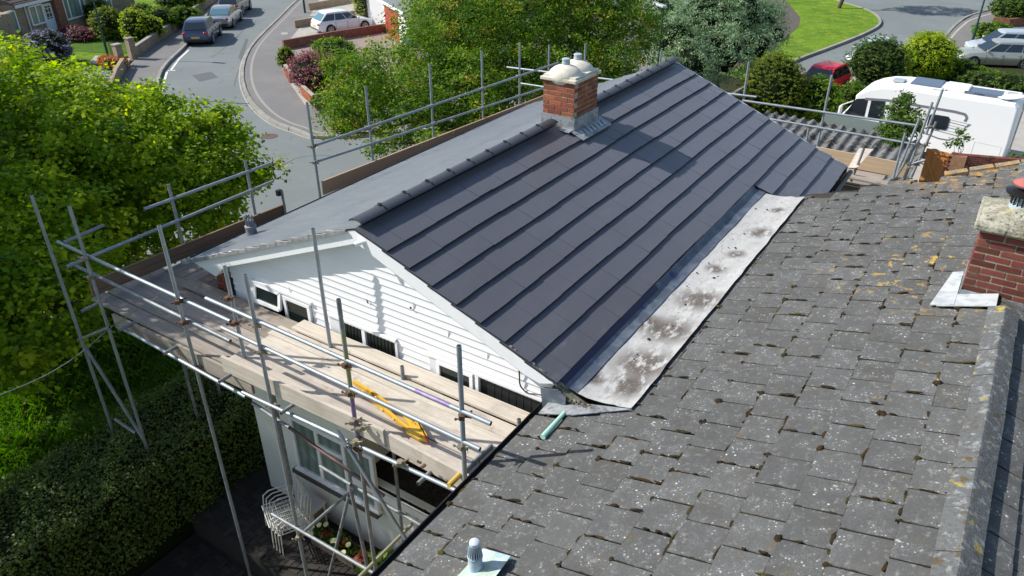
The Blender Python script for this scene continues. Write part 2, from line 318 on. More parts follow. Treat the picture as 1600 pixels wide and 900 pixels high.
brickwall = mat('distant_brown_brick', (.30, .235, .155), .95, layers=[('cell', 9, .3, .8, (.17, .13, .09), .8), ('noise', 2, .4, .6, (.34, .27, .19), .6)], bump=(30, .5, .01))
brickwall_r = mat('distant_red_brick', (.24, .10, .065), .95, layers=[('cell', 9, .3, .8, (.15, .065, .045), .8), ('noise', 3, .55, .68, (.30, .20, .14), .6)], bump=(30, .5, .01))
darkroof = mat('brown_roof_tile', (.085, .065, .055), .9, layers=[('noise', 2, .4, .6, (.065, .05, .045), .8)], bump=(8, .8, .05))
flatroof = mat('grey_flat_roof', (.20, .215, .22), .9, layers=[('noise', 1.2, .4, .6, (.16, .175, .18), .8)])
whitewall = mat('white_rendered_wall', (.76, .76, .74), .9, layers=[('noise', 1, .4, .7, (.68, .68, .66), .6)])
redpaint = mat('red_painted_door', (.42, .045, .035), .5, layers=[('noise', 3, .4, .7, (.34, .04, .03), .6)])
bluepl = mat('blue_tarpaulin', (.02, .17, .55), .5)
tyre = mat('tyre_rubber', (.018, .018, .018), .85)
rim = mat('alloy_rim', (.42, .43, .44), .35, metal=.8)
carglass = mat('car_glass', (.012, .018, .024), .05, spec=.9)
carglass_b = mat('blue_tinted_car_glass', (.07, .17, .22), .08, spec=.9)
chrome = mat('headlamp', (.60, .62, .64), .15, metal=.3)
tail = mat('tail_lamp', (.40, .03, .025), .25)
plate_y = mat('yellow_number_plate', (.65, .48, .05), .5)
plate_w = mat('white_number_plate', (.7, .7, .68), .5)
def paint(n, c, metal=.0, rough=.28): return mat(n, c, rough, metal=metal, spec=.5, coat=.6, layers=[('noise', 1.1, .5, .8, tuple(x*.93 for x in c), .5)])
p_white = paint('white_car_paint', (.78, .79, .80)); p_red = paint('red_car_paint', (.85, .018, .035)); p_blue = paint('slate_blue_car_paint', (.05, .068, .13), .4)
p_silver = paint('silver_car_paint', (.38, .40, .42), .6); p_grey = paint('grey_car_paint', (.17, .175, .19), .5); p_beige = paint('champagne_car_paint', (.46, .45, .38), .5); p_pale = paint('pale_blue_car_paint', (.56, .60, .63), .4)
p_van = mat('motorhome_body', (.80, .81, .81), .35, spec=.5, layers=[('noise', .7, .5, .8, (.74, .75, .75), .5)])
stripe = mat('grey_vinyl_stripe', (.17, .175, .20), .5)
pvcell = mat('solar_panel', (.05, .075, .12), .15, spec=.8, layers=[('wave', 6, .8, .95, (.20, .22, .24), .7)])
skylight = mat('translucent_rooflight', (.34, .40, .41), .25)
lampgreen = mat('green_lamp_post', (.012, .055, .035), .5)
lampgrey = mat('grey_lamp_head', (.50, .52, .53), .45, metal=.3)
bark = mat('bark', (.060, .045, .032), .95, layers=[('noise', 5, .4, .6, (.10, .08, .06), .8)], stretch=(3, 3, .6), bump=(12, 1, .03))
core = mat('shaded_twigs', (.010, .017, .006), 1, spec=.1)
stem = mat('green_stem', (.05, .10, .02), .8)
wirewhite = mat('white_coated_wire', (.60, .60, .57), .5)
trough_m = mat('stone_trough', (.19, .15, .11), .95, layers=[('noise', 8, .4, .6, (.12, .095, .07), .8)])
terra = mat('terracotta', (.34, .12, .07), .85)
terrared = mat('red_clay_cowl', (.42, .13, .11), .7, layers=[('noise', 6, .5, .7, (.30, .11, .09), .7)])
cowlgrey = mat('grey_vent_plastic', (.34, .42, .47), .55, layers=[('noise', 8, .5, .7, (.48, .52, .53), .7)])
navy = mat('dark_blue_cloth', (.012, .018, .05), .8)
skin = mat('skin', (.45, .27, .20), .6)

L_maple = leafmat('lime_green_leaf', [(0, (.085, .16, .010)), (.45, (.19, .31, .013)), (.8, (.33, .43, .016)), (1, (.42, .46, .03))], .5, rough=.6, spec=.2)
L_cherry = leafmat('mid_green_leaf', [(0, (.050, .11, .014)), (.5, (.105, .20, .018)), (.85, (.20, .29, .02)), (1, (.32, .24, .04))], .42, rough=.6, spec=.2)
L_silver = leafmat('silver_green_leaf', [(0, (.12, .21, .09)), (.5, (.23, .34, .17)), (1, (.42, .52, .32))], .28, spec=.25)
L_dark = leafmat('dark_green_leaf', [(0, (.036, .078, .012)), (.6, (.085, .15, .02)), (1, (.15, .23, .03))], .32, spec=.25)
L_yew = leafmat('bronze_green_leaf', [(0, (.065, .11, .014)), (.6, (.15, .21, .018)), (1, (.28, .26, .02))], .35, spec=.25)
L_gold = leafmat('golden_green_leaf', [(0, (.13, .22, .012)), (.5, (.27, .37, .016)), (1, (.52, .52, .03))], .45, spec=.25)
L_mid = leafmat('bright_green_leaf', [(0, (.060, .12, .012)), (.5, (.12, .22, .018)), (1, (.22, .32, .02))], .4, spec=.25)
L_purple = leafmat('purple_leaf', [(0, (.10, .025, .036)), (.5, (.23, .065, .085)), (1, (.36, .13, .15))], .3)
L_cream = leafmat('cream_green_leaf', [(0, (.18, .25, .06)), (.6, (.38, .42, .12)), (1, (.55, .55, .22))], .3)
L_flower = leafmat('lilac_flower', [(0, (.03, .055, .02)), (.55, (.05, .075, .03)), (.6, (.22, .20, .34)), (1, (.36, .33, .50))], .2)
L_orange = leafmat('orange_leaf', [(0, (.20, .10, .02)), (.5, (.45, .14, .04)), (1, (.40, .30, .04))], .3)
L_grass = leafmat('grass_blade', [(0, (.035, .085, .012)), (.6, (.075, .17, .016)), (.93, (.12, .24, .02)), (1, (.20, .14, .07))], .35, spec=.2)
L_privet = leafmat('privet_leaf', [(0, (.045, .080, .012)), (.6, (.10, .155, .020)), (1, (.19, .25, .035))], .2)
L_red = leafmat('red_petal', [(0, (.04, .09, .02)), (.5, (.05, .11, .02)), (.55, (.40, .02, .03)), (1, (.55, .06, .08))], .3)

# ------------------------------------------------------------------ foliage
def quadmesh(name, P, m, tone):
    n = len(P); me = bpy.data.meshes.new(name)
    me.vertices.add(n*4); me.vertices.foreach_set('co', P.reshape(-1).astype(np.float32))
    me.loops.add(n*4); me.loops.foreach_set('vertex_index', np.arange(n*4, dtype=np.int32))
    me.polygons.add(n); me.polygons.foreach_set('loop_start', np.arange(0, n*4, 4, dtype=np.int32))
    me.polygons.foreach_set('loop_total', np.full(n, 4, dtype=np.int32))
    me.materials.append(m); a = me.attributes.new('tone', 'FLOAT', 'POINT'); a.data.foreach_set('value', np.repeat(tone, 4).astype(np.float32))
    me.update(calc_edges=True); return me
def unit(n):
    d = RNG.normal(size=(n, 3)); return d/np.linalg.norm(d, axis=1)[:, None]
def leaves(name, blobs, n, size, m, parent=None, clump=.22, per=30, shell=.55, up=.7, aspect=.62, low=-1.0, tonespread=.22):
    B = np.array([list(b[0])+list(b[1] if hasattr(b[1], '__len__') else (b[1],)*3) for b in blobs], float)
    wt = (B[:, 3]*B[:, 4]*B[:, 5])**(2/3); wt /= wt.sum()
    nc = max(4, n//per); bi = RNG.choice(len(B), nc, p=wt); d = unit(nc); d[:, 2] = np.where(d[:, 2] < low, -d[:, 2], d[:, 2])
    rad = shell+(1-shell)*RNG.random(nc)**.6; rad *= 1+.10*RNG.normal(size=nc).clip(-1.5, 2)
    cc = B[bi, :3]+d*B[bi, 3:]*rad[:, None]
    cs = clump*(.6+.8*RNG.random(nc))
    ct = (.45+tonespread*RNG.normal(size=nc))
    k = RNG.integers(0, nc, n)
    off = RNG.normal(size=(n, 3))*cs[k][:, None]*.6; off[:, 2] *= .6
    p = cc[k]+off
    nrm = d[k]*.55+RNG.normal(size=(n, 3))*.55; nrm[:, 2] += up; nrm /= np.linalg.norm(nrm, axis=1)[:, None]
    a = np.cross(nrm, unit(n)); a /= np.linalg.norm(a, axis=1)[:, None]+1e-9; b = np.cross(nrm, a)
    s = size*(.6+.8*RNG.random(n))[:, None]
    P = np.stack([p-a*s*.5, p+b*s*aspect*.5, p+a*s*.5-nrm*s*.12, p-b*s*aspect*.5], 1)
    tone = (ct[k]+.12*RNG.normal(size=n)).clip(0, 1)
    off = world_off(parent); P = P-np.array(off)
    o = bpy.data.objects.new(name, quadmesh(name, P, m, tone)); COL.objects.link(o)
    if parent is not None: o.parent = parent
    return o
def limb(mb, a, b, r1, r2, n=7, wob=.12, seg=4):
    a = Vector(a); b = Vector(b); L = (b-a).length; prev = a
    for i in range(1, seg+1):
        t = i/seg; q = a.lerp(b, t)
        if i < seg: q += Vector((random.uniform(-1, 1), random.uniform(-1, 1), random.uniform(-.4, .8)))*wob*L/seg
        mb.tube(prev, q, r1+(r2-r1)*(i-1)/seg, n, r1+(r2-r1)*t, cap=(i == seg or i == 1)); prev = q
def tree(name, label, cat, base, blobs, n, size, lm, tr=.16, group=None, fork=.45, corefrac=0, **kw):
    base = Vector(base); t = thing(name, label, cat, base, group=group)
    mb = MB(); c = sum((Vector(b[0]) for b in blobs), Vector())/len(blobs)
    f = base.lerp(c, fork); limb(mb, base, f, tr, tr*.75, 9, .08)
    for b in blobs:
        q = Vector(b[0]); limb(mb, f, q, tr*.5, tr*.14, 6, .25, 4)
        rr = b[1] if not hasattr(b[1], '__len__') else b[1][0]
        for _ in range(3):
            dv = Vector(unit(1)[0])*rr*.8; limb(mb, q, q+dv, tr*.14, tr*.05, 5, .3, 3)
    mb.build('trunk', bark, t, smooth=60)
    leaves('crown', blobs, n, size, lm, t, **kw)
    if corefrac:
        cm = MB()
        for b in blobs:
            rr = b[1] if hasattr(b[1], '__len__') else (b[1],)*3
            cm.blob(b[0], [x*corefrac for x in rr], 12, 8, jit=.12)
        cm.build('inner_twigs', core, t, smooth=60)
    return t
def bush(name, label, c, r, n, size, lm, group=None, cat='bush', shell=.93, clump=.10, corefrac=.90, per=14, extra=(), **kw):
    """c = centre of the base on the ground, r = radii (x, y, half height)."""
    c = Vector(c); t = thing(name, label, cat, c, group=group)
    blobs = [(c+Vector((0, 0, r[2])), r)]+[(c+Vector(e[0]), e[1]) for e in extra]
    leaves('foliage', blobs, n, size, lm, t, shell=shell, clump=clump, per=per, low=-.9, **kw)
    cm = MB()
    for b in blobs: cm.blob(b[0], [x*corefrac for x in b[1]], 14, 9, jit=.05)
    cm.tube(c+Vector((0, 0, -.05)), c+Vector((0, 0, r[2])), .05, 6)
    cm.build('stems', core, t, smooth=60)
    return t

# ------------------------------------------------------------------ ground, roads
Z0 = -7.8
def zg(x, y):
    if -3.9 < x < 3.5 and y < 1.0: return -6.75
    d = max((-10.5-x)/3.0, (y-3.0)/4.0 if x < 3 else (y-8)/4, 0.0); d = min(d, 1.0); return -6.0-1.8*d*d*(3-2*d)
mb = MB(); mb.sheet([(-900, -600, Z0-.16), (900, -600, Z0-.16), (900, 1400, Z0-.16), (-900, 1400, Z0-.16)]); struct(mb.build('ground', verge))
mb = MB(); mb.bb((-75, -30, Z0-.12), (45, 130, Z0)); struct(mb.build('road', asphalt))
# raised garden on which the house stands
gx = np.linspace(-14.5, 16, 62); gy = np.linspace(-16, 13, 60); mb = MB()
vs = [(x, y, zg(x, y)+(.03*math.sin(x*2.1)*math.cos(y*1.7)) + (.0 if zg(x, y) > Z0+.01 else -.3)) for y in gy for x in gx]
nx = len(gx)
mb.add(vs, [(j*nx+i, j*nx+i+1, (j+1)*nx+i+1, (j+1)*nx+i) for j in range(len(gy)-1) for i in range(nx-1)])
struct(mb.build('garden_terrain', turf, smooth=80))
def slab(name, pts, top, m, th=.14, kind='structure'):
    mb = MB(); mb.prism([Vector((p[0], p[1], top-th)) for p in pts], (0, 0, th)); o = mb.build(name, m); o['kind'] = kind; return o
def px(*uv, z=Z0): return [PZ(u, v, z) for u, v in uv]
# left footway
kerbL = px((228, 300), (238, 215), (243, 165), (249, 122), (262, 100), (290, 73), (312, 45), (332, 12), (362, -8), (400, -30))
wallL = px((120, 300), (165, 180), (200, 108), (216, 90), (262, 56), (328, 10), (360, -15))
slab('left_pavement', kerbL+wallL[::-1], Z0+.10, pavem)
kerbR = px((540, -45), (500, -18), (467, 0), (436, 30), (400, 66), (384, 92), (379, 118), (384, 145), (400, 170), (425, 191), (462, 206), (517, 217))
kerbR += [Vector((-15.6, 21.5, Z0)), Vector((-13.0, 27, Z0)), Vector((-10.5, 34, Z0)), Vector((-9.0, 40, Z0))]
inner = [Vector((-12, 44, Z0)), Vector((-30, 62, Z0))]
slab('right_pavement', kerbR+inner, Z0+.10, pavem)
def kerbline(name, pts, wd=.13, h=.115, out=0, m=None, joint=None):
    mb = MB()
    for a, b in zip(pts[:-1], pts[1:]):
        a = Vector((a.x, a.y, Z0+h/2)); b = Vector((b.x, b.y, Z0+h/2)); mb.bar(a, b, wd, h+.02)
    o = struct(mb.build(name, m or kerbm))
    st = MB().box((0, 0, 0), (.90, wd+.02, h+.03)).mesh('kerb_stone', kerbm); acc = 0; nst = 0
    for a, b in zip(pts[:-1], pts[1:]):
        L = (b-a).length; d = (b-a)/L
        while acc < L and nst < 140:
            c = a+d*acc; inst('kerb_stone', st, Matrix.Translation((c.x, c.y, Z0+h/2+.012+random.uniform(-.004, .004))) @ Matrix.Rotation(math.atan2(d.y, d.x)+random.gauss(0, .008), 4, 'Z'), o); acc += .915; nst += 1
        acc -= L
    return o
def smooth_line(pts, k=4):
    P = [np.array(p) for p in pts]; out = []
    for i in range(len(P)-1):
        p0, p1, p2, p3 = P[max(i-1, 0)], P[i], P[i+1], P[min(i+2, len(P)-1)]
        for j in range(k):
            t = j/k; out.append(.5*((2*p1)+(p2-p0)*t+(2*p0-5*p1+4*p2-p3)*t*t+(3*p1-3*p2+p3-p0)*t**3))
    return [Vector(q) for q in out+[P[-1]]]
kl = smooth_line(kerbL[:-1]); kr = smooth_line(kerbR[1:])
kerbline('left_kerb', kl, .16, .125); kerbline('right_kerb', kr, .16, .125)
def shifted(pts, d):
    out = []
    for i, p in enumerate(pts):
        a = pts[max(i-1, 0)]; b = pts[min(i+1, len(pts)-1)]; t = (b-a).normalized(); out.append(p+Vector((-t.y, t.x, 0))*d)
    return out
def painted(name, pts, wd, z=Z0+.004, m=None):
    A = shifted(pts, wd/2); B = shifted(pts, -wd/2); mb = MB(); n = len(pts)
    mb.add([(p.x, p.y, z) for p in A+B], [(i, i+1, n+i+1, n+i) for i in range(n-1)]); return struct(mb.build(name, m or whiteline))
painted('channel_strip', shifted(kr, -.18), .07, m=concrete); painted('channel_strip', shifted(kr, .50), .14, z=Z0+.104, m=kerbm)
painted('road_marking', px((250, 172), (255, 132), (261, 112)), .12)
painted('road_marking', px((266, 111), (280, 92), (295, 78)), .12); painted('road_marking', px((262, 110), (274, 110)), .12)
painted('tar_seam', px((245, 155), (320, 158), (400, 163)), .10, m=slate_edge)
patchm = mat('road_patch', (.095, .105, .105), .93, layers=[('noise', 6, .4, .7, (.13, .14, .138), .6)], bump=(60, .3, .004))
slab('road_patch', px((300, 118), (330, 112), (341, 121), (312, 128)), Z0+.003, patchm, .02); slab('road_patch', px((372, 90), (384, 60), (388, 62), (378, 96)), Z0+.003, patchm, .02)
slab('road_patch', px((1376, 14), (1390, 12), (1392, 15), (1378, 17)), Z0+.003, patchm, .02)
for sm in (((300, 200), (340, 178), (372, 181)), ((420, 60), (396, 88), (374, 108), (366, 135)), ((440, 260), (470, 245), (520, 243)), ((330, 90), (352, 74), (380, 48))): painted('tar_seam', smooth_line(px(*sm)), .06, z=Z0+.0035, m=patchm)
mb = MB(); c = PZ(421, 213, Z0+.003); mb.lathe(c, [(.38, 0), (.38, .006)], 18); struct(mb.build('manhole_cover', mat('iron_cover', (.11, .07, .06), .7)))
slab('pale_paving_slab', px((440, 51), (450, 51), (449, 54), (439, 54), z=Z0+.1), Z0+.108, concrete, .02)
# right: grass island and roads
isl = px((1130, 160), (1185, 125), (1240, 98), (1300, 75), (1345, 57), (1372, 42), (1372, 30), (1355, 18), (1310, 4), (1240, -20), (1150, -30), (1100, 20))
slab('grass_island', isl, Z0+.12, verge)
kerbline('island_kerb', smooth_line(isl[:9]), .16, .135)
slab('worn_path', px((1130, 120), (1215, 72), (1247, 45), (1250, 30), (1232, 8), (1205, -10), (1130, 30)), Z0+.13, earthpath, .05)
pr = px((1475, 62), (1495, 40), (1522, 25), (1600, 5), (1800, -20), (1800, 200), (1400, 200), (1430, 110))
slab('far_pavement', pr, Z0+.10, pavem)
kerbline('far_kerb', smooth_line(px((1440, 110), (1475, 61), (1495, 39), (1522, 24), (1600, 4), (1700, -10))), .16, .125)
painted('channel_strip', smooth_line(px((1450, 110), (1485, 62), (1503, 43), (1525, 30), (1600, 10))), .16, z=Z0+.104, m=concrete)
slab('near_pavement', px((1150, 190), (1240, 150), (1330, 120), (1420, 95), (1475, 75), (1800, 120), (1800, 420), (1100, 420)), Z0+.13, concrete, .16)
slab('shrub_bed', px((1150, 230), (1150, 180), (1230, 175), (1340, 130), (1480, 90), (1800, 110), (1800, 175), (1400, 175), (1320, 195)), Z0+.16, soil, .10)

# ------------------------------------------------------------------ brickwork
def bmesh_brick(m, L=.215, H=.065, D=.10):
    out = []
    for k in range(3):
        b = MB(); b.box((0, 0, 0), (L, D, H)); me = b.mesh('brick', m)
        bm = bmesh.new(); bm.from_mesh(me)
        for v in bm.verts: v.co += Vector([random.uniform(-.0025, .0025) for _ in range(3)])
        bmesh.ops.bevel(bm, geom=bm.edges[:], offset=.004, segments=1, affect='EDGES'); bm.to_mesh(me); bm.free(); out.append(me)
    return out
def brick_stack(parent, lo, hi, m, rows, mort, faces='xXyY', D=.10, bl=.215, bh=.065, j=.010):
    x0, y0, z0 = lo; x1, y1, z1 = hi; full = bmesh_brick(m, bl, bh, D); half = bmesh_brick(m, bl/2-j/2, bh, D); P = bl+j
    MB().bb((x0+.007, y0+.007, z0), (x1-.007, y1-.007, z0+rows*(bh+j))).build('mortar', mort, parent)
    def run(a, b, n, rz, odd):
        L = (b-a).length; d = (b-a).normalized(); t = 0 if not odd else -(bl+j)/2; 
        while t < L-.03:
            s = max(t, 0); e = min(t+bl, L); w_ = e-s
            if w_ > .04:
                me = random.choice(full if w_ > bl*.8 else half); sc_ = w_/(bl if w_ > bl*.8 else bl/2-j/2)
                c = a+d*(s+w_/2)-n*(D/2)+n*random.uniform(-.002, .003)
                inst('brick', me, Matrix.Translation(c) @ Matrix.Rotation(rz, 4, 'Z') @ Matrix.Scale(sc_, 4, (1, 0, 0)), parent)
            t += P
    for r in range(rows):
        z = z0+bh/2+r*(bh+j)
        if 'y' in faces: run(Vector((x0, y0, z)), Vector((x1, y0, z)), Vector((0, -1, 0)), 0, r % 2)
        if 'x' in faces: run(Vector((x0, y0+D+j, z)), Vector((x0, y1, z)), Vector((-1, 0, 0)), math.pi/2, (r+1) % 2)
        if 'X' in faces: run(Vector((x1, y0+D+j, z)), Vector((x1, y1, z)), Vector((1, 0, 0)), math.pi/2, (r+1) % 2)
        if 'Y' in faces: run(Vector((x0, y1, z)), Vector((x1, y1, z)), Vector((0, 1, 0)), 0, (r+1) % 2)

# ------------------------------------------------------------------ the re-roofed house
PIT_ = 0.3912; CT, ST = math.cos(PIT_), math.sin(PIT_); TT = ST/CT
XR = .30; ZR = -XR*TT; G = .345; T0 = .494; YB = 9.18
house = thing('house', 'white clad gabled house with a new charcoal tiled roof, scaffolded in the middle', 'house', (0, 0, -6))
zL = lambda x: ZR-(XR-x)*TT
zRt = lambda x: -x*TT
# walls
mb = MB()
mb.prism([(-2.66, .03, -2.5), (3.08, .03, -2.5), (3.08, .03, zRt(3.08)-.07), (XR+.03, .03, ZR-.09), (-2.66, .03, zL(-2.66)-.08)], (0, .1, 0))
mb.bb((-2.66, .03, -6.05), (-.36, .13, -2.5)); mb.bb((-.36, .03, -6.05), (3.08, .13, -4.46)); mb.bb((-.36, 1.65, -6.05), (3.08, 1.75, -2.4)); mb.bb((-.46, .13, -6.0), (-.36, 1.65, -2.5)); mb.bb((-.36, .13, -2.5), (3.08, 1.65, -2.4))
mb.bb((-2.74, .13, -8), (-2.5, 9.0, zL(-2.74)-.12)); mb.bb((2.78, .13, -8), (2.98, 9.0, -1.5)); mb.bb((-2.74, 8.9, -8), (3.9, 9.1, -1.9))
wall = mb.build('wall', render_c, house)
# brick pier beside the cladding
pier = MB().bb((-2.755, -.03, -2.9), (-2.45, .06, -1.66)).build('brick_pier', mortar, house)
bm_ = bmesh_brick(brick_o, .215, .065, .05)
for r in range(16):
    z = -1.71-r*.075; x = -2.76 if r % 2 == 0 else -2.76-.11
    for k in range(2):
        xs = max(x+k*.225, -2.76); xe = min(x+k*.225+.215, -2.45)
        if xe-xs > .03: inst('brick', bm_[r % 3], Matrix.Translation((xs/2+xe/2, -.022, z)) @ Matrix.Scale((xe-xs)/.215, 4, (1, 0, 0)), pier)
# cladding boards
OPEN = [(-1.93, -.80, -1.60), (-.47, .66, -1.655), (1.19, 2.90, -1.655)]
z = -.30; H = .098
while z > -2.85:
    xl = XR-(ZR-.12-z+.0)/TT if z < ZR-.1 else XR; xr = -(z+.12)/TT
    xl = max(xl, -2.44); xr = min(xr, 2.90); segs = [(xl, xr)]
    for a, b, t in OPEN:
        if z-H*.5 < t:
            new = []
            for s, e in segs:
                if b <= s or a >= e: new.append((s, e)); continue
                if s < a: new.append((s, a))
                if e > b: new.append((b, e))
            segs = new
    for s, e in segs:
        if e-s < .06: continue
        prof = [(.0, z), (-.008, z), (-.010, z-.022), (-.013, z-.055), (-.021, z-H+.006), (-.021, z-H), (0, z-H)]
        MB().prism([(s, y-.0, zz) for y, zz in prof], (e-s, 0, 0)).build('cladding_board', siding, house)
    z -= H+.002
# trims at heads and corners
MB().prism([(-2.44, .015, -1.66), (-2.44, .015, -2.4), (2.9, .015, -2.4), (2.9, .015, -1.40), (XR, .015, ZR-.2)], (0, .008, 0)).build('groove_shade_sheet', blackin, house)  # black sheet added behind the boards so their grooves look shaded
for jx, jz in ((2.05, -1.30), (-1.2, -1.47), (1.0, -.98), (.4, -1.4), (1.5, -1.2)): MB().bb((jx, -.024, jz-.09), (jx+.006, -.016, jz)).build('board_joint', upvcd, house)
mb = MB(); mb.bb((-2.455, -.045, -2.9), (-2.42, .03, -1.70)); mb.build('corner_trim', blackin, house)
for a, b, t in OPEN:
    MB().bb((a-.03, -.050, t-.006), (b+.02, .02, t+.032)).build('head_trim', upvc, house)
MB().bb((.665, -.045, -2.4), (.70, .03, -1.655)).build('corner_trim', upvcd, house)
# upper windows
def window(parent, x0, x1, z0, z1, y, fr=.05, panes=((0, 1),), glass=glassd, fm=upvc, depth=.05, tilt=0, mull=()):
    w_ = MB(); W_ = x1-x0
    w_.bb((x0, y-depth, z1-fr), (x1, y, z1)); w_.bb((x0, y-depth, z0), (x1, y, z0+fr)); w_.bb((x0, y-depth, z0+fr), (x0+fr, y, z1-fr)); w_.bb((x1-fr, y-depth, z0+fr), (x1, y, z1-fr))
    for k in mull: w_.bb((k-fr*.45, y-depth+.003, z0+fr), (k+fr*.45, y-.003, z1-fr))
    o = w_.build('window', fm, parent, bevel=.004)
    edges = [x0+fr]+[q for k in mull for q in (k-fr*.45, k+fr*.45)]+[x1-fr]
    for i in range(0, len(edges), 2): MB().bb((edges[i], y-depth*.55, z0+fr), (edges[i+1], y-depth*.45, z1-fr)).build('pane', glass, o)
    return o
w1 = MB(); w1.bb((-1.93, .0, -2.9), (-.80, .04, -1.60)); w1.build('window_reveal', upvcd, house)
window(house, -1.34, -.82, -2.75, -1.63, .0, .055)
# open sash standing out at the bottom
sash = MB(); A = Vector((-1.90, -.03, -1.63)); dn = Vector((0, -.045, -.24)); rt = Vector((.50, 0, 0)); nn = rt.cross(dn).normalized()
sash.bar(A, A+rt, .05, .04, nn); sash.bar(A+dn, A+dn+rt, .05, .05, nn); sash.bar(A, A+dn, .05, .04, nn); sash.bar(A+rt, A+rt+dn, .05, .04, nn)
s_ = sash.build('open_sash', upvc, house); g_ = MB(); g_.prism([A, A+rt, A+rt+dn, A+dn], nn*.012); g_.build('pane', glassd, s_)
MB().bb((-1.86, .0, -2.75), (-1.40, .02, -1.66)).build('dark_opening', blackin, house)
MB().bb((-.47, .0, -2.4), (.66, .02, -1.655)).build('window_recess', blackin, house)
for i in range(15):
    x = -.26+i*.058
    if abs(x-.13) < .04: continue
    MB().box((x, -.012, -2.0), (.032, .012, .68), rz=.5).build('blind_slat', slatdark, house)
MB().bb((-.47, -.03, -2.4), (-.28, .0, -1.66)).build('window_panel', upvcd, house)
MB().bb((.10, -.04, -2.4), (.155, .0, -1.66)).build('mullion', upvc, house)
MB().bb((1.19, .0, -2.4), (2.90, .02, -1.655)).build('window_recess', blackin, house)
MB().bb((1.20, -.035, -2.4), (1.30, .0, -1.66)).build('window_panel', upvcd, house)
window(house, 1.32, 1.86, -2.3, -1.67, -.01, .05, glass=glassd)
MB().bb((1.88, -.045, -2.4), (1.93, -.0, -1.66)).build('mullion', upvc, house)
for i in range(7): MB().bb((2.12+i*.10, -.006, -2.4), (2.125+i*.10, .0, -1.66)).build('panel_joint', slatdark, house)
# bargeboards
mb = MB(); yb = -.112
mb.prism([(-3.14, yb, -1.555), (XR, yb, ZR-.07), (XR, yb, ZR-.25), (-2.38, yb, zL(-2.38)-.25), (-2.62, yb, -1.70), (-3.14, yb, -1.60)], (0, .028, 0))
mb.prism([(-3.14, yb+.028, -1.56), (-2.7, yb+.028, -1.40), (-2.5, yb+.028, -1.62), (-2.62, yb+.028, -1.695), (-3.14, yb+.028, -1.595)], (0, .16, 0))
mb.build('bargeboard', upvc, house, bevel=.003)
mb = MB(); mb.prism([(XR+.004, yb-.004, ZR-.07), (2.96, yb-.004, zRt(2.96)-.07), (2.80, yb-.004, zRt(2.80)-.20), (2.6, yb-.004, zRt(2.6)-.24), (XR+.004, yb-.004, ZR-.25)], (0, .028, 0)); mb.build('bargeboard', upvc, house, bevel=.003)
# soffit strip behind the bargeboards
mb = MB(); mb.prism([(-2.7, yb+.03, zL(-2.7)-.10), (XR, yb+.03, ZR-.10), (2.95, yb+.03, zRt(2.95)-.10), (2.95, yb+.03, zRt(2.95)-.13), (XR, yb+.03, ZR-.13), (-2.7, yb+.03, zL(-2.7)-.13)], (0, .12, 0)); mb.build('soffit', upvc, house)
# mortar bedding along the verges
mb = MB(); mb.prism([(XR, -.09, ZR-.075), (3.02, -.09, zRt(3.02)-.075), (3.02, -.09, zRt(3.02)-.052), (XR, -.09, ZR-.052)], (0, .10, 0)); mb.build('verge_bedding', lead, house)
mb = MB(); mb.prism([(-3.14, -.09, zL(-3.14)-.075), (XR, -.09, ZR-.075), (XR, -.09, ZR-.052), (-3.14, -.09, zL(-3.14)-.052)], (0, .10, 0)); mb.build('verge_bedding', lead, house)
# tile courses: each tile is laid, lapped and butted in its row
def course(side, k, y0, y1, top, parent):
    t1 = T0+k*G; t0 = t1-G-.06
    if k == 1: t0 = XR/CT+.02
    mb = MB(); y = y0; W = .30; n = 0
    while y < y1-.01:
        ye = min(y+W-.0014, y1); j = random.uniform(-.003, .003) if side > 0 else -.012; s1 = random.uniform(-.003, .003)+(.006*math.sin(y*1.3+k*1.7)+.004*math.sin(y*2.9+k) if side > 0 else 0)
        L = t1-t0; n0 = -.034*(L/G); n1 = j
        def P(t, nn, yy):
            if side > 0: return Vector((t*CT+nn*ST, yy, -t*ST+nn*CT))
            tt = t-XR/CT; return Vector((XR-tt*CT-nn*ST, yy, ZR-tt*ST+nn*CT))
        a, b, c, d = P(t0, n0, y), P(t1+s1, n1, y), P(t1+s1, n1-.022, y), P(t0, n0-.022, y)
        e = Vector((0, ye-y, 0)); vs = [a, b, c, d, a+e, b+e, c+e, d+e]
        mb.add(vs, [(0, 1, 5, 4)], 0); mb.add(vs, [(1, 2, 6, 5), (2, 3, 7, 6), (3, 0, 4, 7), (0, 3, 2, 1), (4, 5, 6, 7)], 1)
        y += W; n += 1
    return mb.build('tile_course', [slate if side > 0 else slate_sheen, slate_edge], parent)
roof = MB(); roof.prism([(XR, .0, ZR-.05), (3.0, .0, zRt(3.0)-.06), (3.0, .0, zRt(3.0)-.09), (XR, .0, ZR-.08), (-3.05, .0, zL(-3.05)-.08), (-3.05, .0, zL(-3.05)-.05)], (0, YB-.05, 0))
roof.prism([(3.0, 6.40, zRt(3.0)-.06), (3.93, 6.40, zRt(3.93)-.06), (3.93, 6.40, zRt(3.93)-.09), (3.0, 6.40, zRt(3.0)-.09)], (0, YB-6.45, 0))
roof = roof.build('roof', slate_edge, house)
for k in range(1, 9): course(1, k, -.125+(random.uniform(-.006, .006)), YB, True, roof)
for k in range(9, 12): course(1, k, 6.38, YB, True, roof)
KL = 11
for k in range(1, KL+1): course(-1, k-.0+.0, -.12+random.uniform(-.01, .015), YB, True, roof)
vm = mat('verge_mortar', (.30, .30, .295), .9, layers=[('noise', 12, .4, .6, (.18, .18, .17), .8)], bump=(40, .8, .01))
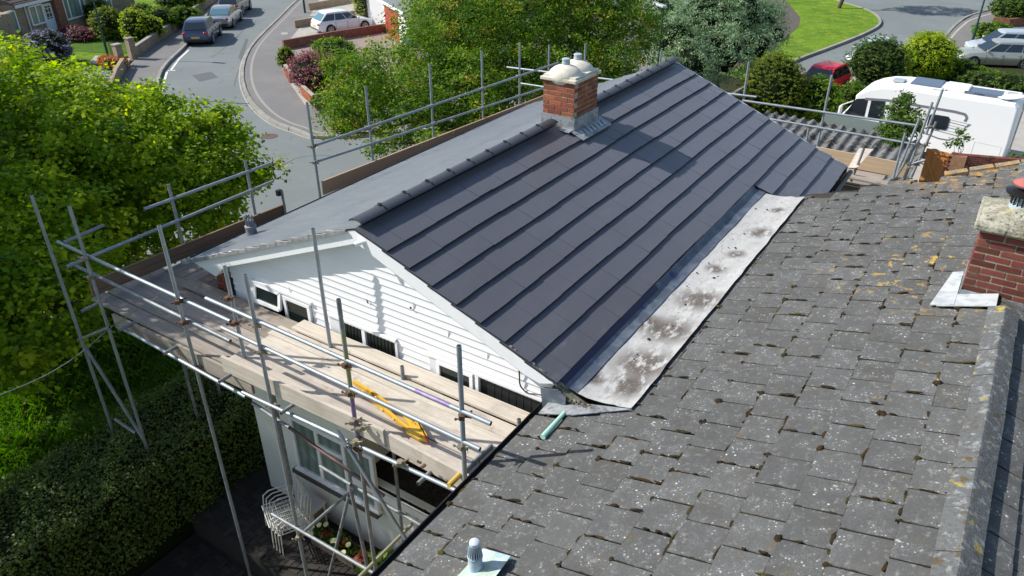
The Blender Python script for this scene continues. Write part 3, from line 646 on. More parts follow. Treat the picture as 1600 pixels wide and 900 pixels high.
for k in range(1, KL+1):
    t1 = T0+k*G-XR/CT; t0 = max(t1-G, .05); V_ = lambda t, n: Vector((XR-t*CT-n*ST, -.148, ZR-t*ST+n*CT)); c1_ = random.uniform(-.008, .006)
    MB().prism([V_(t0, -.070), V_(t0, -.040), V_((t0+t1)/2, -.030+c1_), V_(t1, -.004), V_(t1+.012, -.030), V_(t1, -.070)], (0, .045, 0)).build('verge_mortar', vm, roof)
# ridge tiles with dark clips
prof = []
for i in range(9):
    t = math.pi*(.12+.76*i/8); prof.append((math.cos(t)*.112, math.sin(t)*.062-.046))
y = -.10; i = 0
rt = MB(); rin = [(a*.88, b-.014) for a, b in prof]
rt.prism([Vector((a, 0, b)) for a, b in prof]+[Vector((a, 0, b)) for a, b in rin[::-1]], (0, .432, 0)); rme = rt.mesh('ridge_tile', slate_r, 40)
cme = MB().box((0, 0, 0), (.04, .035, .016)).mesh('ridge_clip', slate_edge)
jme = MB().prism([Vector((a*1.02, 0, b*1.02+.001)) for a, b in prof]+[Vector((a*.9, 0, b-.01)) for a, b in prof[::-1]], (0, .012, 0)).mesh('joint_seal', slate_edge)
while y < YB-.05:
    if not (4.38 < y+.22 < 5.32):
        M = Matrix.Translation((XR, y, ZR+.045+random.uniform(-.004, .004))) @ Matrix.Rotation(random.uniform(-.006, .006), 4, 'Z')
        inst('ridge_tile', rme, M, roof)
        if i: inst('joint_seal', jme, Matrix.Translation((XR, y-.010, ZR+.046)), roof); inst('ridge_clip', cme, Matrix.Translation((XR-.015, y-.005, ZR+.080)), roof); inst('ridge_clip', cme, Matrix.Translation((XR+.068, y-.005, ZR+.055)) @ Matrix.Rotation(.8, 4, 'Y') @ Matrix.Scale(.6, 4), roof)
    y += .442; i += 1
MB().prism([Vector((XR+a*.95, -.095, ZR+.042+b*.95)) for a, b in prof], (0, .03, 0)).build('ridge_end_mortar', vm, roof)
# chimney on the ridge
ch = MB().bb((.07, 4.47, -.7), (.57, 5.17, .0)).build('chimney', mortar, house)
brick_stack(ch, (.04, 4.44, -.11), (.60, 5.20, .49), brick_o, 8, mortar)
mb = MB(); mb.bb((.0, 4.40, .492), (.64, 5.235, .545)); mb.build('cap_slab', capstone, ch, bevel=.012)
mb = MB()
for cy in (4.63, 5.01): mb.blob((.32, cy, .54), (.275, .24, .175), 20, 12)
mb.bb((.04, 4.45, .54), (.60, 5.19, .575)); mb.build('flaunching', mat('cream_flaunching', (.62, .59, .50), .85, layers=[('noise', 7, .5, .66, (.48, .45, .36), .7)], bump=(20, .3, .01)), ch, smooth=50)
for cy in (4.66, 5.03):
    mb = MB(); mb.lathe((.31, cy, .675), [(.062, 0), (.062, .05), (.066, .05), (.066, .065), (.060, .065), (.060, .10), (.066, .10), (.066, .118), (.050, .125), (.0, .125)], 14)
    mb.build('flue_terminal', cowlgrey, ch, smooth=40)
mb = MB(); mb.bb((.025, 4.425, -.42), (.615, 4.435, -.03)); mb.bb((.612, 4.425, -.45), (.622, 5.22, -.045)); mb.bb((.02, 4.425, -.42), (.028, 5.22, -.03)); mb.build('lead_apron', lead, ch)
mb = MB(); mb.prism([(.61, 4.36, zRt(.61)+.012), (.83, 4.36, zRt(.83)+.010), (.83, 5.32, zRt(.83)+.010), (.61, 5.32, zRt(.61)+.012)], (0, 0, .012)); mb.prism([(.03, 4.28, zL(.03)+.03), (.61, 4.28, zRt(.61)+.02), (.61, 4.44, zRt(.61)+.02), (.03, 4.44, zL(.03)+.03)], (0, 0, .012)); mb.build('lead_soaker', lead, ch)
for i in range(7): MB().prism([(.66+.005*i, 4.50+i*.115, zRt(.66)+.024), (.78, 4.47+i*.115, zRt(.78)+.024), (.79, 4.53+i*.115, zRt(.79)+.024), (.68, 4.56+i*.115, zRt(.68)+.024)], (0, 0, .008)).build('folded_tab', leadpale, ch)
# small vent on the left slope
vx, vy = -2.62, 1.25
q = PX(393, 362, -2.75); vx, vy = q.x, q.y
mb = MB(); mb.lathe((vx, vy, zL(vx)-.02), [(.085, 0), (.075, .10), (.085, .11), (.085, .15), (.06, .16), (.055, .24), (.0, .24)], 14)
for i in range(8): t = i*math.pi/4; mb.tube((vx+.065*math.cos(t), vy+.065*math.sin(t), zL(vx)+.1), (vx+.05*math.cos(t), vy+.05*math.sin(t), zL(vx)+.29), .008, 5)
mb.build('soil_vent', galvd, house, smooth=40)
# eaves: gutter board left, extended eaves right
mb = MB(); mb.bb((-3.16, -.02, -1.75), (-3.12, YB, -1.58)); mb.build('fascia', upvcd, house)
mb = MB()
for i in range(6):
    a0, a1 = math.pi+i*math.pi/6, math.pi+(i+1)*math.pi/6
    mb.prism([(-3.22+.06*math.cos(a0), -.04, -1.60+.06*math.sin(a0)), (-3.22+.06*math.cos(a1), -.04, -1.60+.06*math.sin(a1)), (-3.22+.052*math.cos(a1), -.04, -1.60+.052*math.sin(a1)), (-3.22+.052*math.cos(a0), -.04, -1.60+.052*math.sin(a0))], (0, YB, 0))
mb.build('rain_gutter', blackpl, house)
mb = MB(); mb.bb((3.93, 6.5, -1.95), (3.96, YB, -1.72)); mb.build('fascia', blackpl, house)
mb = MB(); mb.tube((4.02, 6.6, -1.76), (4.02, YB+.03, -1.76), .05, 8); mb.build('rain_gutter', blackpl, house)
# far gable fascia
mb = MB(); mb.prism([(XR, YB+.0, ZR-.03), (3.96, YB, zRt(3.96)-.03), (3.96, YB, zRt(3.96)-.22), (XR, YB, ZR-.24), (-3.1, YB, zL(-3.1)-.22), (-3.1, YB, zL(-3.1)-.03)], (0, .03, 0)); mb.build('bargeboard', upvcd, house)
# valley gutter between the roofs
ys = np.linspace(-.03, 6.36, 30); pr_ = [(3.02, -1.262), (3.045, -1.335), (3.20, -1.365), (3.32, -1.372), (3.45, -1.368), (3.55, -1.352), (3.64, -1.330), (3.70, -1.332), (3.83, -1.288)]
mb = MB(); vs = []
for y in ys:
    for x, z in pr_[2:]: vs.append((x+random.uniform(-.008, .008), y, z+random.uniform(-.005, .005)))
k = len(pr_)-2; mb.add(vs, [(j*k+i, j*k+i+1, (j+1)*k+i+1, (j+1)*k+i) for j in range(len(ys)-1) for i in range(k-1)])
vg = mb.build('valley_gutter', gutterfelt, house, smooth=70, fix=False)
mb = MB(); vs = []; prl = pr_[:3]
prl = [(3.00, -1.272), (3.05, -1.325), (3.21, -1.355)]
for y in ys:
    for x, z in prl: vs.append((x+random.uniform(-.006, .006), y, z+random.uniform(-.003, .003)))
mb.add(vs, [(j*3+i, j*3+i+1, (j+1)*3+i+1, (j+1)*3+i) for j in range(len(ys)-1) for i in range(2)])
mb.build('lead_upstand', leadblue, house, smooth=70, fix=False)
MB().prism([(3.005, -.02, -1.262), (3.055, -.02, -1.318), (3.06, -.02, -1.324), (3.0, -.02, -1.29)], (0, 2.4, 0)).build('membrane_edge', mat('navy_membrane', (.014, .017, .07), .5), house)
# debris and white drips lying in the gutter
deb = MB()
for _ in range(26):
    y = random.uniform(0, 6.2); x = random.gauss(3.45, .16)
    if 3.24 < x < 3.72: deb.blob((x, y, -1.352), (random.uniform(.008, .022), random.uniform(.008, .03), .008), 6, 4, random.random()*3)
stuff(deb.build('gutter_debris', moss, house))
# end of the valley: old boards, lead corner
mb = MB(); mb.prism([(2.98, -.06, -1.33), (3.40, -.09, -1.43), (3.84, -.06, -1.33), (3.84, -.06, -1.43), (3.40, -.09, -1.56), (2.98, -.06, -1.50)], (0, .03, 0)); mb.build('valley_end_board', mat('mouldy_board', (.14, .15, .11), .9, layers=[('noise', 8, .4, .6, (.05, .045, .03), .9), ('noise', 5, .6, .68, (.28, .36, .30), .9)], bump=(30, .6, .01)), house)
mb = MB(); mb.prism([(2.80, -.10, -1.42), (3.02, -.10, -1.36), (3.06, -.10, -1.66), (2.84, -.10, -1.72)], (0, .03, 0)); mb.prism([(3.0, -.115, -1.36), (3.12, -.115, -1.40), (3.12, -.115, -1.52), (3.0, -.115, -1.50)], (0, .02, 0)); mb.build('lead_corner', leadblue, house)
mb = MB(); mb.prism([(2.90, -.30, -1.595), (3.30, -.26, -1.465), (3.66, -.12, -1.352), (3.84, -.04, -1.30), (2.90, -.04, -1.585)], (0, 0, .012)); mb.build('lead_sheet', lead, house)
mb = MB()
for i in range(34): x = 2.98+i*.026; mb.blob((x, -.09+random.uniform(-.02, .02), -1.40+random.uniform(-.05, .02)-.02*math.sin(i*.1)), (.03, .02, .02), 6, 4)
for i in range(26): t = i/25; mb.blob((2.35+.65*t, -.10, zRt(2.35+.65*t)-.05+random.uniform(-.02, .02)), (.03, .015, .02+.02*random.random()), 6, 4)
stuff(mb.build('old_mortar_and_moss', mat('dirty_mortar', (.10, .085, .06), 1, layers=[('noise', 14, .45, .6, (.22, .21, .19), .8)]), house))
# cable on the gable
mb = MB(); c0, c1, c2 = PY(811, 566, -.045), PY(812, 598, -.045), PY(858, 620, -.045)
pts = [c0, c1]; 
for i in range(1, 7): t = i/6; a_ = c1.lerp(c1+Vector((0, 0, -.09)), min(1, t*1.5)); pts.append(c1+Vector((.12*(1-math.cos(t*math.pi/2)), 0, -.11*math.sin(t*math.pi/2))))
pts.append(c2); mb.path(pts, .009, 6); mb.build('cable', cablem, house)
mb = MB(); h0 = PY(572, 470, -.03); mb.path([h0+Vector((0, 0, -.03)), h0, h0+Vector((.02, -.03, .035)), h0+Vector((.05, -.04, .02)), h0+Vector((.055, -.04, -.005))], .006, 6); mb.build('wall_hook', blackpl, house)
mb = MB(); k = PY(641, 481, -.03); mb.lathe(k, [(.014, 0), (.014, .01)], 8, ax=Matrix.Rotation(R(90), 3, 'X')); mb.build('vent_hole', blackin, house)
# camera under the apex
scam = thing('security_camera', 'small white bullet camera fixed under the gable apex of the white house', 'security camera', PY(563, 378, -.10))
c = PY(563, 378, -.14); mb = MB(); mb.tube(c+Vector((.06, .05, .01)), c+Vector((-.05, -.05, -.03)), .028, 14); mb.tube(c+Vector((.06, .10, .05)), c+Vector((.06, .03, .02)), .014, 8); mb.build('body', upvc, scam, smooth=40)
MB().tube(c+Vector((-.050, -.050, -.03)), c+Vector((-.056, -.055, -.032)), .024, 14).build('lens', blackpl, scam)
MB().lathe(c+Vector((.06, .07, .05)), [(.035, 0), (.035, .02)], 12).build('bracket', upvc, scam)

# ground floor
gw = window(house, -1.72, .02, -4.97, -3.86, -.0, .075, mull=(-1.14, -.58), glass=glassg, depth=.06)
MB().bb((-1.10, -.064, -4.23), (-.62, -.002, -4.16)).build('transom', upvc, house, bevel=.003)
MB().bb((-1.80, -.10, -5.06), (.02, .0, -4.985)).build('window_sill', mat('brown_sill', (.085, .075, .065), .8), house)
MB().bb((-1.76, -.075, -4.985), (.04, .0, -4.955)).build('sill_board', upvc, house)
mb = MB(); mb.bb((-.45, -.07, -4.60), (2.9, -.03, -4.47)); mb.build('porch_fascia', upvc, house, bevel=.003)
mb = MB(); mb.bb((-.46, -.02, -4.52), (2.9, 1.6, -4.49)); stuff(mb.build('porch_roof_litter', litter, house))
mb = MB()
for _ in range(500):
    x, y = random.uniform(-.4, 2.8), random.uniform(0, 1.5); mb.blob((x, y, -4.485), (random.uniform(.01, .04), random.uniform(.01, .03), .012), 5, 3, random.random()*3)
stuff(mb.build('dead_leaves', litter, house))
mb = MB(); mb.bb((.0, -.045, -4.76), (.55, -.028, -4.61)); plt = mb.build('number_panel', render_c, house)
tc = bpy.data.curves.new('house_number', 'FONT'); tc.body = '271'; tc.size = .135; tc.extrude = .002; tc.materials.append(blackpl)
to = bpy.data.objects.new('house_number', tc); COL.objects.link(to); to.parent = plt; to.location = Vector((.05, -.052, -4.745))-Vector((0, 0, -6)); to.rotation_euler = (R(90), 0, 0)
bpy.context.view_layer.update(); tm = bpy.data.meshes.new_from_object(to); tm.materials.clear(); tm.materials.append(blackpl); t2_ = bpy.data.objects.new('house_number', tm); COL.objects.link(t2_); t2_.parent = plt; t2_.location = to.location; t2_.rotation_euler = to.rotation_euler; bpy.data.objects.remove(to); t2_.name = 'house_number'
mb = MB()
for x in (.72, .86): mb.tube((x, -.05, -6), (x, -.05, -4.6), .04, 8)
mb.build('downpipe', upvcd, house, smooth=40)

# the gable wall stands a little behind the plane of the verge
WO = Vector((-.03, .045, -.03))
for o in kids(house):
    if o.name.split('.')[0] in ('wall', 'brick_pier', 'cladding_board', 'groove_shade_sheet', 'board_joint', 'corner_trim', 'head_trim', 'window', 'window_reveal', 'open_sash', 'dark_opening', 'window_recess', 'blind_slat', 'window_panel', 'mullion', 'panel_joint', 'transom', 'window_sill', 'sill_board', 'porch_fascia', 'porch_roof_litter', 'dead_leaves', 'number_panel', 'downpipe', 'cable', 'wall_hook', 'vent_hole'):
        o.location += WO

# ------------------------------------------------------------------ the neighbouring house in front
Q = R(18); CQ, SQ = math.cos(Q), math.sin(Q); EX, EZ = 2.87, -1.62
zN = lambda x: EZ+(x-EX)*SQ/CQ
nb = thing('neighbour_house', 'neighbouring house with a lichened grey concrete tile roof in the foreground', 'house', (6.6, 0, -6))
mb = MB(); mb.bb((3.15, -9, -8), (3.25, 6.3, -1.75)); mb.bb((3.25, 6.2, -8), (10, 6.3, -1.75)); mb.bb((9.9, -9, -8), (10, 6.2, -1.75)); mb.build('wall', brickwall, nb)
nroof = MB()
nroof.prism([(EX+.05, -9, zN(EX+.05)-.075), (6.65, -9, zN(6.65)-.075), (10.4, -9, zN(6.65)-.075-3.75*SQ/CQ), (10.4, -9, zN(6.65)-.115-3.75*SQ/CQ), (6.65, -9, zN(6.65)-.115), (EX+.05, -9, zN(EX+.05)-.115)], (0, 9, 0))
nroof.prism([(3.75, 0, zN(3.75)-.075), (6.65, 0, zN(6.65)-.075), (10.4, 0, zN(6.65)-.075-3.75*SQ/CQ), (10.4, 0, zN(6.65)-.115-3.75*SQ/CQ), (6.65, 0, zN(6.65)-.115), (3.75, 0, zN(3.75)-.115)], (0, 6.75, 0))
nroof = nroof.build('roof', tiledirt, nb)
TW, TE = .378, .361
def tile_meshes():
    out = []
    for k in range(5):
        b = MB(); b.bb((-TW/2+.0050, 0, -.026), (TW/2-.0050, .405, 0)); me = b.mesh('roof_tile', [oldtile, tiledirt])
        bm = bmesh.new(); bm.from_mesh(me)
        bmesh.ops.bevel(bm, geom=[e for e in bm.edges if all(v.co.z > -.001 for v in e.verts)], offset=.004, segments=1, affect='EDGES')
        for v in bm.verts: v.co.x += random.uniform(-.002, .002); v.co.y += random.uniform(-.005, .005)*(v.co.y < .1)
        for f in bm.faces: f.material_index = 0 if f.normal.z > .3 else 1
        bm.to_mesh(me); bm.free(); out.append(me)
    return out
TM = tile_meshes(); ntile = [0]; rest = MB(); joints = []
tilt = math.asin(.022/TE)
def seen(p):
    d = np.array(p)-CAM; z = d @ Fv
    if z < .5: return False
    u, v = 800+FPX*(d @ Rv)/z, 450-FPX*(d @ Uv)/z; return -40 < u < 1650 and -20 < v < 945
def lay(sx, side, y, j):
    # sx: slope distance of the butt from the eave (left slope) or from the ridge downwards (right slope)
    if side > 0: p = Vector((EX+sx*CQ, y, EZ+sx*SQ)); e2 = Vector((CQ, 0, SQ)); e1 = Vector((0, -1, 0)); e3 = Vector((-SQ, 0, CQ))
    else: p = Vector((6.65+sx*CQ, y, zN(6.65)-sx*SQ)); e2 = Vector((-CQ, 0, SQ)); e1 = Vector((0, 1, 0)); e3 = Vector((SQ, 0, CQ))
    B = Matrix((e1, e2, e3)).transposed().to_4x4()
    lift = random.choice([0, 0, 0, .001, .002, .004])
    M = Matrix.Translation(p+e3*lift) @ B @ Matrix.Rotation(random.gauss(0, .006), 4, 'Z') @ Matrix.Rotation(-tilt+random.gauss(0, .0025), 4, 'X') @ Matrix.Rotation(random.gauss(0, .004), 4, 'Y')
    me = random.choice(TM)
    inview = seen(p)
    if inview and ntile[0] < 300: inst('roof_tile', me, M, nroof); ntile[0] += 1
    else:
        rest.add([tuple(M @ v.co) for v in me.vertices], [tuple(f.vertices) for f in me.polygons])
    return p
order = []
for k in range(11):
    off = (TW/2 if k % 2 else 0)+random.uniform(-.02, .02); sx = k*TE+.0
    y = -8.8+off
    while y < 7.2:
        x = EX+sx*CQ
        if y > -.12 and x < 3.5: y += TW; continue
        if y > 6.42+(x-3.8)*.27: y += TW; continue
        if x > 6.05 and 2.5 < y < 3.35: y += TW; continue
        order.append((sx, 1, y, k)); y += TW
for k in range(1, 11):
    off = (TW/2 if k % 2 else 0); y = -8.8+off
    while y < 6.6: order.append((k*TE, -1, y, k)); y += TW
order.sort(key=lambda a: (Vector((EX+a[0]*CQ, a[2], 0))-Vector((5.0, -1.2, 0))).length if a[1] > 0 else (50 if a[0] > 1.2 else 3.0+abs(a[2])))
for a in order:
    p = lay(*a)
    if a[1] > 0: joints.append(p)
print('tiles', ntile[0]); stuff(rest.build('roof_tiles_beyond', oldtile_far, nroof))
# moss in the joints
mm = MB(); Bm = Matrix(((0, -1, 0), (CQ, 0, SQ), (-SQ, 0, CQ))).transposed()
def mossblob(p, la, lb, h):
    b = MB(); b.blob((0, 0, 0), (la, lb, h), 8, 4, random.uniform(-.25, .25), jit=.35)
    mm.add([tuple(p+Bm @ Vector(v)) for v in b.v], b.f)
for p in joints:
    if p.y < -3.6: continue
    near = max(0, 1-abs((p-Vector((5.9, 4.4, -.6))).length-.0)/2.4)
    if random.random() < .38+.4*near:      # clumps along the side joint
        for _ in range(random.randint(1, 3)):
            q = p+Vector((random.uniform(.0, .34)*CQ, TW/2+random.uniform(-.008, .008), 0)); q.z = zN(q.x)+.002
            mossblob(q, random.uniform(.007, .016), random.uniform(.02, .075), random.uniform(.006, .012))
    if random.random() < .45+.4*near:      # along the butt
        for _ in range(random.randint(1, 3)):
            q = p+Vector((-.006, random.uniform(-TW/2, TW/2), 0)); q.z = zN(q.x)-.010
            mossblob(q, random.uniform(.02, .07), random.uniform(.010, .022), random.uniform(.008, .014))
    if random.random() < .34:
        q = p+Vector((random.uniform(-.01, .01), TW/2, 0)); q.z = zN(q.x)
        g_ = random.uniform(.7, 1.5); mossblob(q, random.uniform(.015, .034)*g_, random.uniform(.014, .030)*g_, .013*g_); mossblob(q+Vector((random.uniform(-.03, .03), random.uniform(-.02, .02), 0)), .016*g_, .014*g_, .010*g_)
stuff(mm.build('roof_moss', moss, nroof, smooth=80))
# ridge tiles
rp = [(-.135, -.052), (-.016, .012), (0, .018), (.016, .012), (.135, -.052), (.131, -.072), (0, -.006), (-.131, -.072)]
rl = MB().prism([Vector((a, 0, b)) for a, b in rp], (0, .445, 0)); rme2 = rl.mesh('ridge_tile', ridgeold)
y = 2.30-.45
while y > -9:
    inst('ridge_tile', rme2, Matrix.Translation((6.67+random.uniform(-.004, .004), y, zN(6.65)+.055+random.uniform(-.004, .004))) @ Matrix.Rotation(random.uniform(-.01, .01), 4, 'Z'), nroof); y -= .452
y = 3.42
while y < 6.9: inst('ridge_tile', rme2, Matrix.Translation((6.67, y, zN(6.65)+.055)), nroof); y += .452
mb = MB(); mb.prism([(6.58, -8.6, zN(6.58)-.0), (6.76, -8.6, zN(6.58)-.0), (6.76, -8.6, zN(6.58)-.05), (6.58, -8.6, zN(6.58)-.05)], (0, 10.8, 0)); mb.build('ridge_bedding', tiledirt, nroof)
# far verge with orange lichen
a = Vector((5.0, 6.75, zN(5.0)+.03))
vt = MB().bb((0, -.07, -.03), (.303, .07, .006)).mesh('verge_tile', orangetile)
for i in range(7):
    x = 5.65+i*.305; inst('verge_tile', vt, Matrix.Translation((x, 6.80+(x-5)*.27, zN(min(x, 9))+.012+random.uniform(-.004, .004))) @ Matrix.Rotation(.26, 4, 'Z') @ Matrix.Rotation(-Q, 4, 'Y'), nroof)
# eave gutter
mb = MB(); gx_, gz_ = 2.835, -1.675; n = 8
for i in range(n):
    a0, a1 = math.pi+i*math.pi/n, math.pi+(i+1)*math.pi/n
    mb.prism([(gx_+.055*math.cos(a0), -8.6, gz_+.055*math.sin(a0)), (gx_+.055*math.cos(a1), -8.6, gz_+.055*math.sin(a1)), (gx_+.047*math.cos(a1), -8.6, gz_+.047*math.sin(a1)), (gx_+.047*math.cos(a0), -8.6, gz_+.047*math.sin(a0))], (0, 8.58, 0))
mb.tube((2.782, -8.6, gz_+.004), (2.782, -.02, gz_+.004), .010, 6); mb.build('rain_gutter', blackpl, nb)
MB().bb((2.90, -8.6, -1.80), (2.93, -.06, -1.655)).build('fascia', blackpl, nb)
# second chimney
c2 = MB().bb((6.30, 2.66, -1.0), (7.05, 3.25, -.2)).build('chimney', mortar_d, nb)
brick_stack(c2, (6.27, 2.63, -.43), (7.08, 3.28, .24), brick_d, 9, mortar_d, bl=.215, bh=.062, j=.013)
mb = MB(); mb.bb((6.29, 2.66, .24), (7.06, 3.25, .275)); mb.build('shadow_course', blackin, c2)
mb = MB(); mb.bb((6.20, 2.55, .275), (7.20, 3.38, .345)); mb.build('cap_slab', caplichen, c2, bevel=.015)
mb = MB(); vs = []
N_ = 14
for j in range(N_+1):
    for i in range(N_+1):
        x = 6.23+.94*i/N_; y = 2.58+.77*j/N_; e = min(i, N_-i, j, N_-j)/N_*2; vs.append((x, y, .340+.13*min(1, e*1.5)+random.uniform(0, .014)))
mb.add(vs, [(j*(N_+1)+i, j*(N_+1)+i+1, (j+1)*(N_+1)+i+1, (j+1)*(N_+1)+i) for j in range(N_) for i in range(N_)]); mb.build('mortar_mound', caplichen, c2, smooth=70, fix=False)
mb = MB(); mb.bb((6.22, 3.40, .02), (6.62, 3.75, .14)); mb.build('rear_slab', caplichen, c2, bevel=.012)
pt = PX(1592, 320, 6.72)
pc = Vector((6.54, 2.95, .44))
mb = MB(); mb.lathe(pc, [(.11, 0), (.11, .04), (.085, .05), (.085, .12), (.11, .13), (.0, .14)], 18); mb.build('chimney_pot', cowlgrey, c2, smooth=40)
for i in range(16):
    t = i*math.pi/8; MB().tube(pc+Vector((.10*math.cos(t), .10*math.sin(t), .02)), pc+Vector((.10*math.cos(t), .10*math.sin(t), .13)), .008, 5).build('grille_bar', blackpl, c2)
mb = MB(); mb.lathe(pc+Vector((-.02, 0, .15)), [(.04, -.02), (.15, 0), (.16, .03), (.10, .05), (.0, .05)], 18); mb.build('cowl_base', blackpl, c2, smooth=40)
mb = MB(); mb.lathe(pc+Vector((-.0, 0, .24)), [(.03, -.03), (.13, 0), (.14, .02), (.08, .055), (.0, .065)], 18); mb.build('cowl_lid', terrared, c2, smooth=40)
mb = MB()
mb.prism([(6.10, 2.34, zN(6.10)+.022), (6.60, 2.34, zN(6.60)+.022), (6.60, 2.62, zN(6.60)+.026), (6.10, 2.62, zN(6.10)+.026)], (0, 0, .010))
mb.prism([(6.04, 2.36, zN(6.04)+.024), (6.25, 2.36, zN(6.25)+.028), (6.25, 3.2, zN(6.25)+.028), (6.15, 3.2, zN(6.15)+.024)], (0, 0, .010)); mb.build('lead_apron', leadpale, c2)
mb = MB(); mb.bb((6.262, 2.612, -.62), (7.1, 2.622, -.42)); mb.prism([(6.258, 2.61, -.60), (6.258, 3.3, -.60), (6.258, 3.3, -.40), (6.258, 2.61, -.40)], (.010, 0, 0)); mb.build('lead_upstand', lead, c2)
# ventilation cowl on its pale flashing
nv = thing('roof_vent_cowl', 'grey slotted vent cowl on a pale square flashing low on the lichened roof', 'vent', (3.9, -2.4, -1.3))
def on_n(u, v, up=0.0):
    d = Vector(ray(u, v)); c = Vector(CAM); m = SQ/CQ; t = -((c.z-EZ-up)-m*(c.x-EX))/(d.z-m*d.x); return c+d*t
fl = [on_n(755, 858, .03), on_n(798, 870, .03), on_n(772, 905, .03), on_n(705, 912, .03)]
MB().prism(fl, (0, 0, .010)).build('flashing', mat('painted_flashing', (.46, .56, .58), .8, layers=[('noise', 9, .45, .6, (.34, .42, .30), .8), ('noise', 5, .6, .68, (.22, .38, .52), .8)]), nv)
vb = on_n(743, 888, .03)
mb = MB(); mb.lathe(vb, [(.070, 0), (.062, .015), (.058, .06), (.056, .13), (.062, .135), (.062, .15), (.056, .155), (.050, .16)], 18); mb.build('base_tube', mat('bluish_vent_tube', (.34, .44, .52), .6, layers=[('noise', 14, .5, .6, (.50, .54, .55), .8)]), nv, smooth=40)
MB().lathe(vb, [(.044, .15), (.030, .27), (.0, .28)], 14).build('inner_tube', blackpl, nv)
mb = MB()
for i in range(18): t = i*math.pi/9; mb.tube(vb+Vector((.056*math.cos(t), .056*math.sin(t), .155)), vb+Vector((.036*math.cos(t), .036*math.sin(t), .275)), .0052, 5)
mb.build('slotted_cage', cowlgrey, nv)
MB().lathe(vb, [(.040, .265), (.043, .275), (.040, .300), (.030, .308), (0, .309)], 18).build('cap', mat('pale_vent_cap', (.50, .56, .60), .6), nv, smooth=40)
# mint green strip lying at the top of the gutter
a, b = on_n(882, 645, .03), on_n(848, 683, .03)
tag(MB().tube(a, b, .022, 10, .030).build('pipe_offcut', mint), 'mint green plastic strip lying on the grey tiles near the valley end', 'pipe')
for (u, v, r) in ((1374, 478, .045), (1356, 590, .035)):
    p = on_n(u, v, .024)

# ------------------------------------------------------------------ scaffolding
scf = thing('scaffolding', 'galvanised tube scaffolding with timber decks wrapped around the white gabled house', 'scaffolding', (-1, -1.2, -6))
DZ = -1.95
def tube(name, p, q, m=galv, r=.0242, hollow=True):
    mb = MB(); p, q = Vector(p), Vector(q); mb.tube(p, q, r, 10); o = mb.build(name, [m], scf, smooth=45)
    if hollow:
        d = (q-p).normalized(); i = MB(); i.tube(p-d*.001, p+d*.002, r*.8, 10); i.tube(q-d*.002, q+d*.001, r*.8, 10); i.build('tube_bore', blackin, o)
    return o
cb = MB(); cb.lathe((0, 0, 0), [(.033, -.022), (.038, -.01), (.038, .01), (.033, .022)], 10); cb.box((.045, 0, 0), (.03, .022, .05)); cb.tube((.04, 0, .02), (.095, .015, .035), .007, 6); cb.tube((.04, 0, -.015), (.09, -.02, -.02), .007, 6); cb.box((.088, .012, .034), (.02, .02, .02))
cb.box((0, -.04, 0), (.055, .03, .05)); cb.tube((0, -.05, 0), (-.06, -.075, .012), .007, 6); cb.box((-.055, -.072, .012), (.02, .02, .02))
cme_r = cb.mesh('coupler', rust, 40); cme_b = cb.mesh('coupler', brassc, 40)
def coupler(p, rz=None, bright=False): inst('coupler', cme_b if bright else cme_r, Matrix.Translation(p) @ Matrix.Rotation(random.uniform(-.6, .6) if rz is None else rz, 4, 'Z'), scf)
def pole(u, v, y, zb=None, m=galv, x=None, base=True):
    T = PY(u, v, y); b = Vector((T.x, y, zb)); 
    tube('scaffold_pole', b, T, m)
    if base and zb < -5: MB().bb((T.x-.075, y-.075, zb-.01), (T.x+.075, y+.075, zb+.008)).build('base_plate', galvd, scf)
    return T
YO = -1.26
P1 = pole(49, 305, YO, -5.98); P2 = pole(108, 322, YO, -5.98); P3 = pole(248.5, 352.6, YO, -6.36); P5 = pole(383, 429, YO-.03, -6.36, galv)
P4 = pole(351, 416, -1.02, DZ-.3); P6 = pole(488.7, 357, -.27, DZ-.25); P8 = pole(717, 540, YO, -6.36)
P7 = PY(528.7, 467.5, YO)
tube('scaffold_pole', (P7.x, YO, -6.36), (P7.x, YO, -1.98), galvd); tube('scaffold_pole', (P7.x, YO, -1.98), (P7.x, YO, -1.50), purple, hollow=False); tube('scaffold_pole', (P7.x, YO, -1.50), (P7.x, YO, P7.z-.35), mosstube, hollow=False); tube('scaffold_pole', (P7.x, YO, P7.z-.35), P7, galvd)
for u, v, y in ((628, 572, -.28), (811, 655, -.30)):
    T = PY(u, v, y); tube('scaffold_pole', (T.x, y, -2.3), T, galvd)
for x in (-3.8, -1.6, .7, 2.4): tube('scaffold_pole', (x, -.28, -5.98), (x, -.28, -2.05), galvd)
def rail(name, a, b, y, m=galv, **k): return tube(name, PY(*a, y), PY(*b, y), m, **k)
YR = YO+.05
rail('guard_rail', (90, 378), (360, 502), YR); rail('guard_rail', (112, 412), (360, 533), YR, galvd)
rail('guard_rail', (322, 466), (767, 662), YR-.055); rail('guard_rail', (347, 512), (750, 702), YR-.055)
a_, b_ = PY(322, 466, YR-.055), PY(767, 662, YR-.055); tube('guard_rail', a_.lerp(b_, .78), a_.lerp(b_, .885), purple, r=.0246, hollow=False)
rail('ledger', (190, 512), (384, 620), YO-.05); rail('ledger', (379, 613), (722, 771), YO-.05); rail('ledger', (425, 803), (600, 905), YO-.05, galvd)
tube('ledger', PY(395, 630, YO+.02), PY(452, 668, YO+.02), galvd)
tube('ledger', (-4.4, -.28, -2.12), (2.9, -.28, -2.12), galvd)
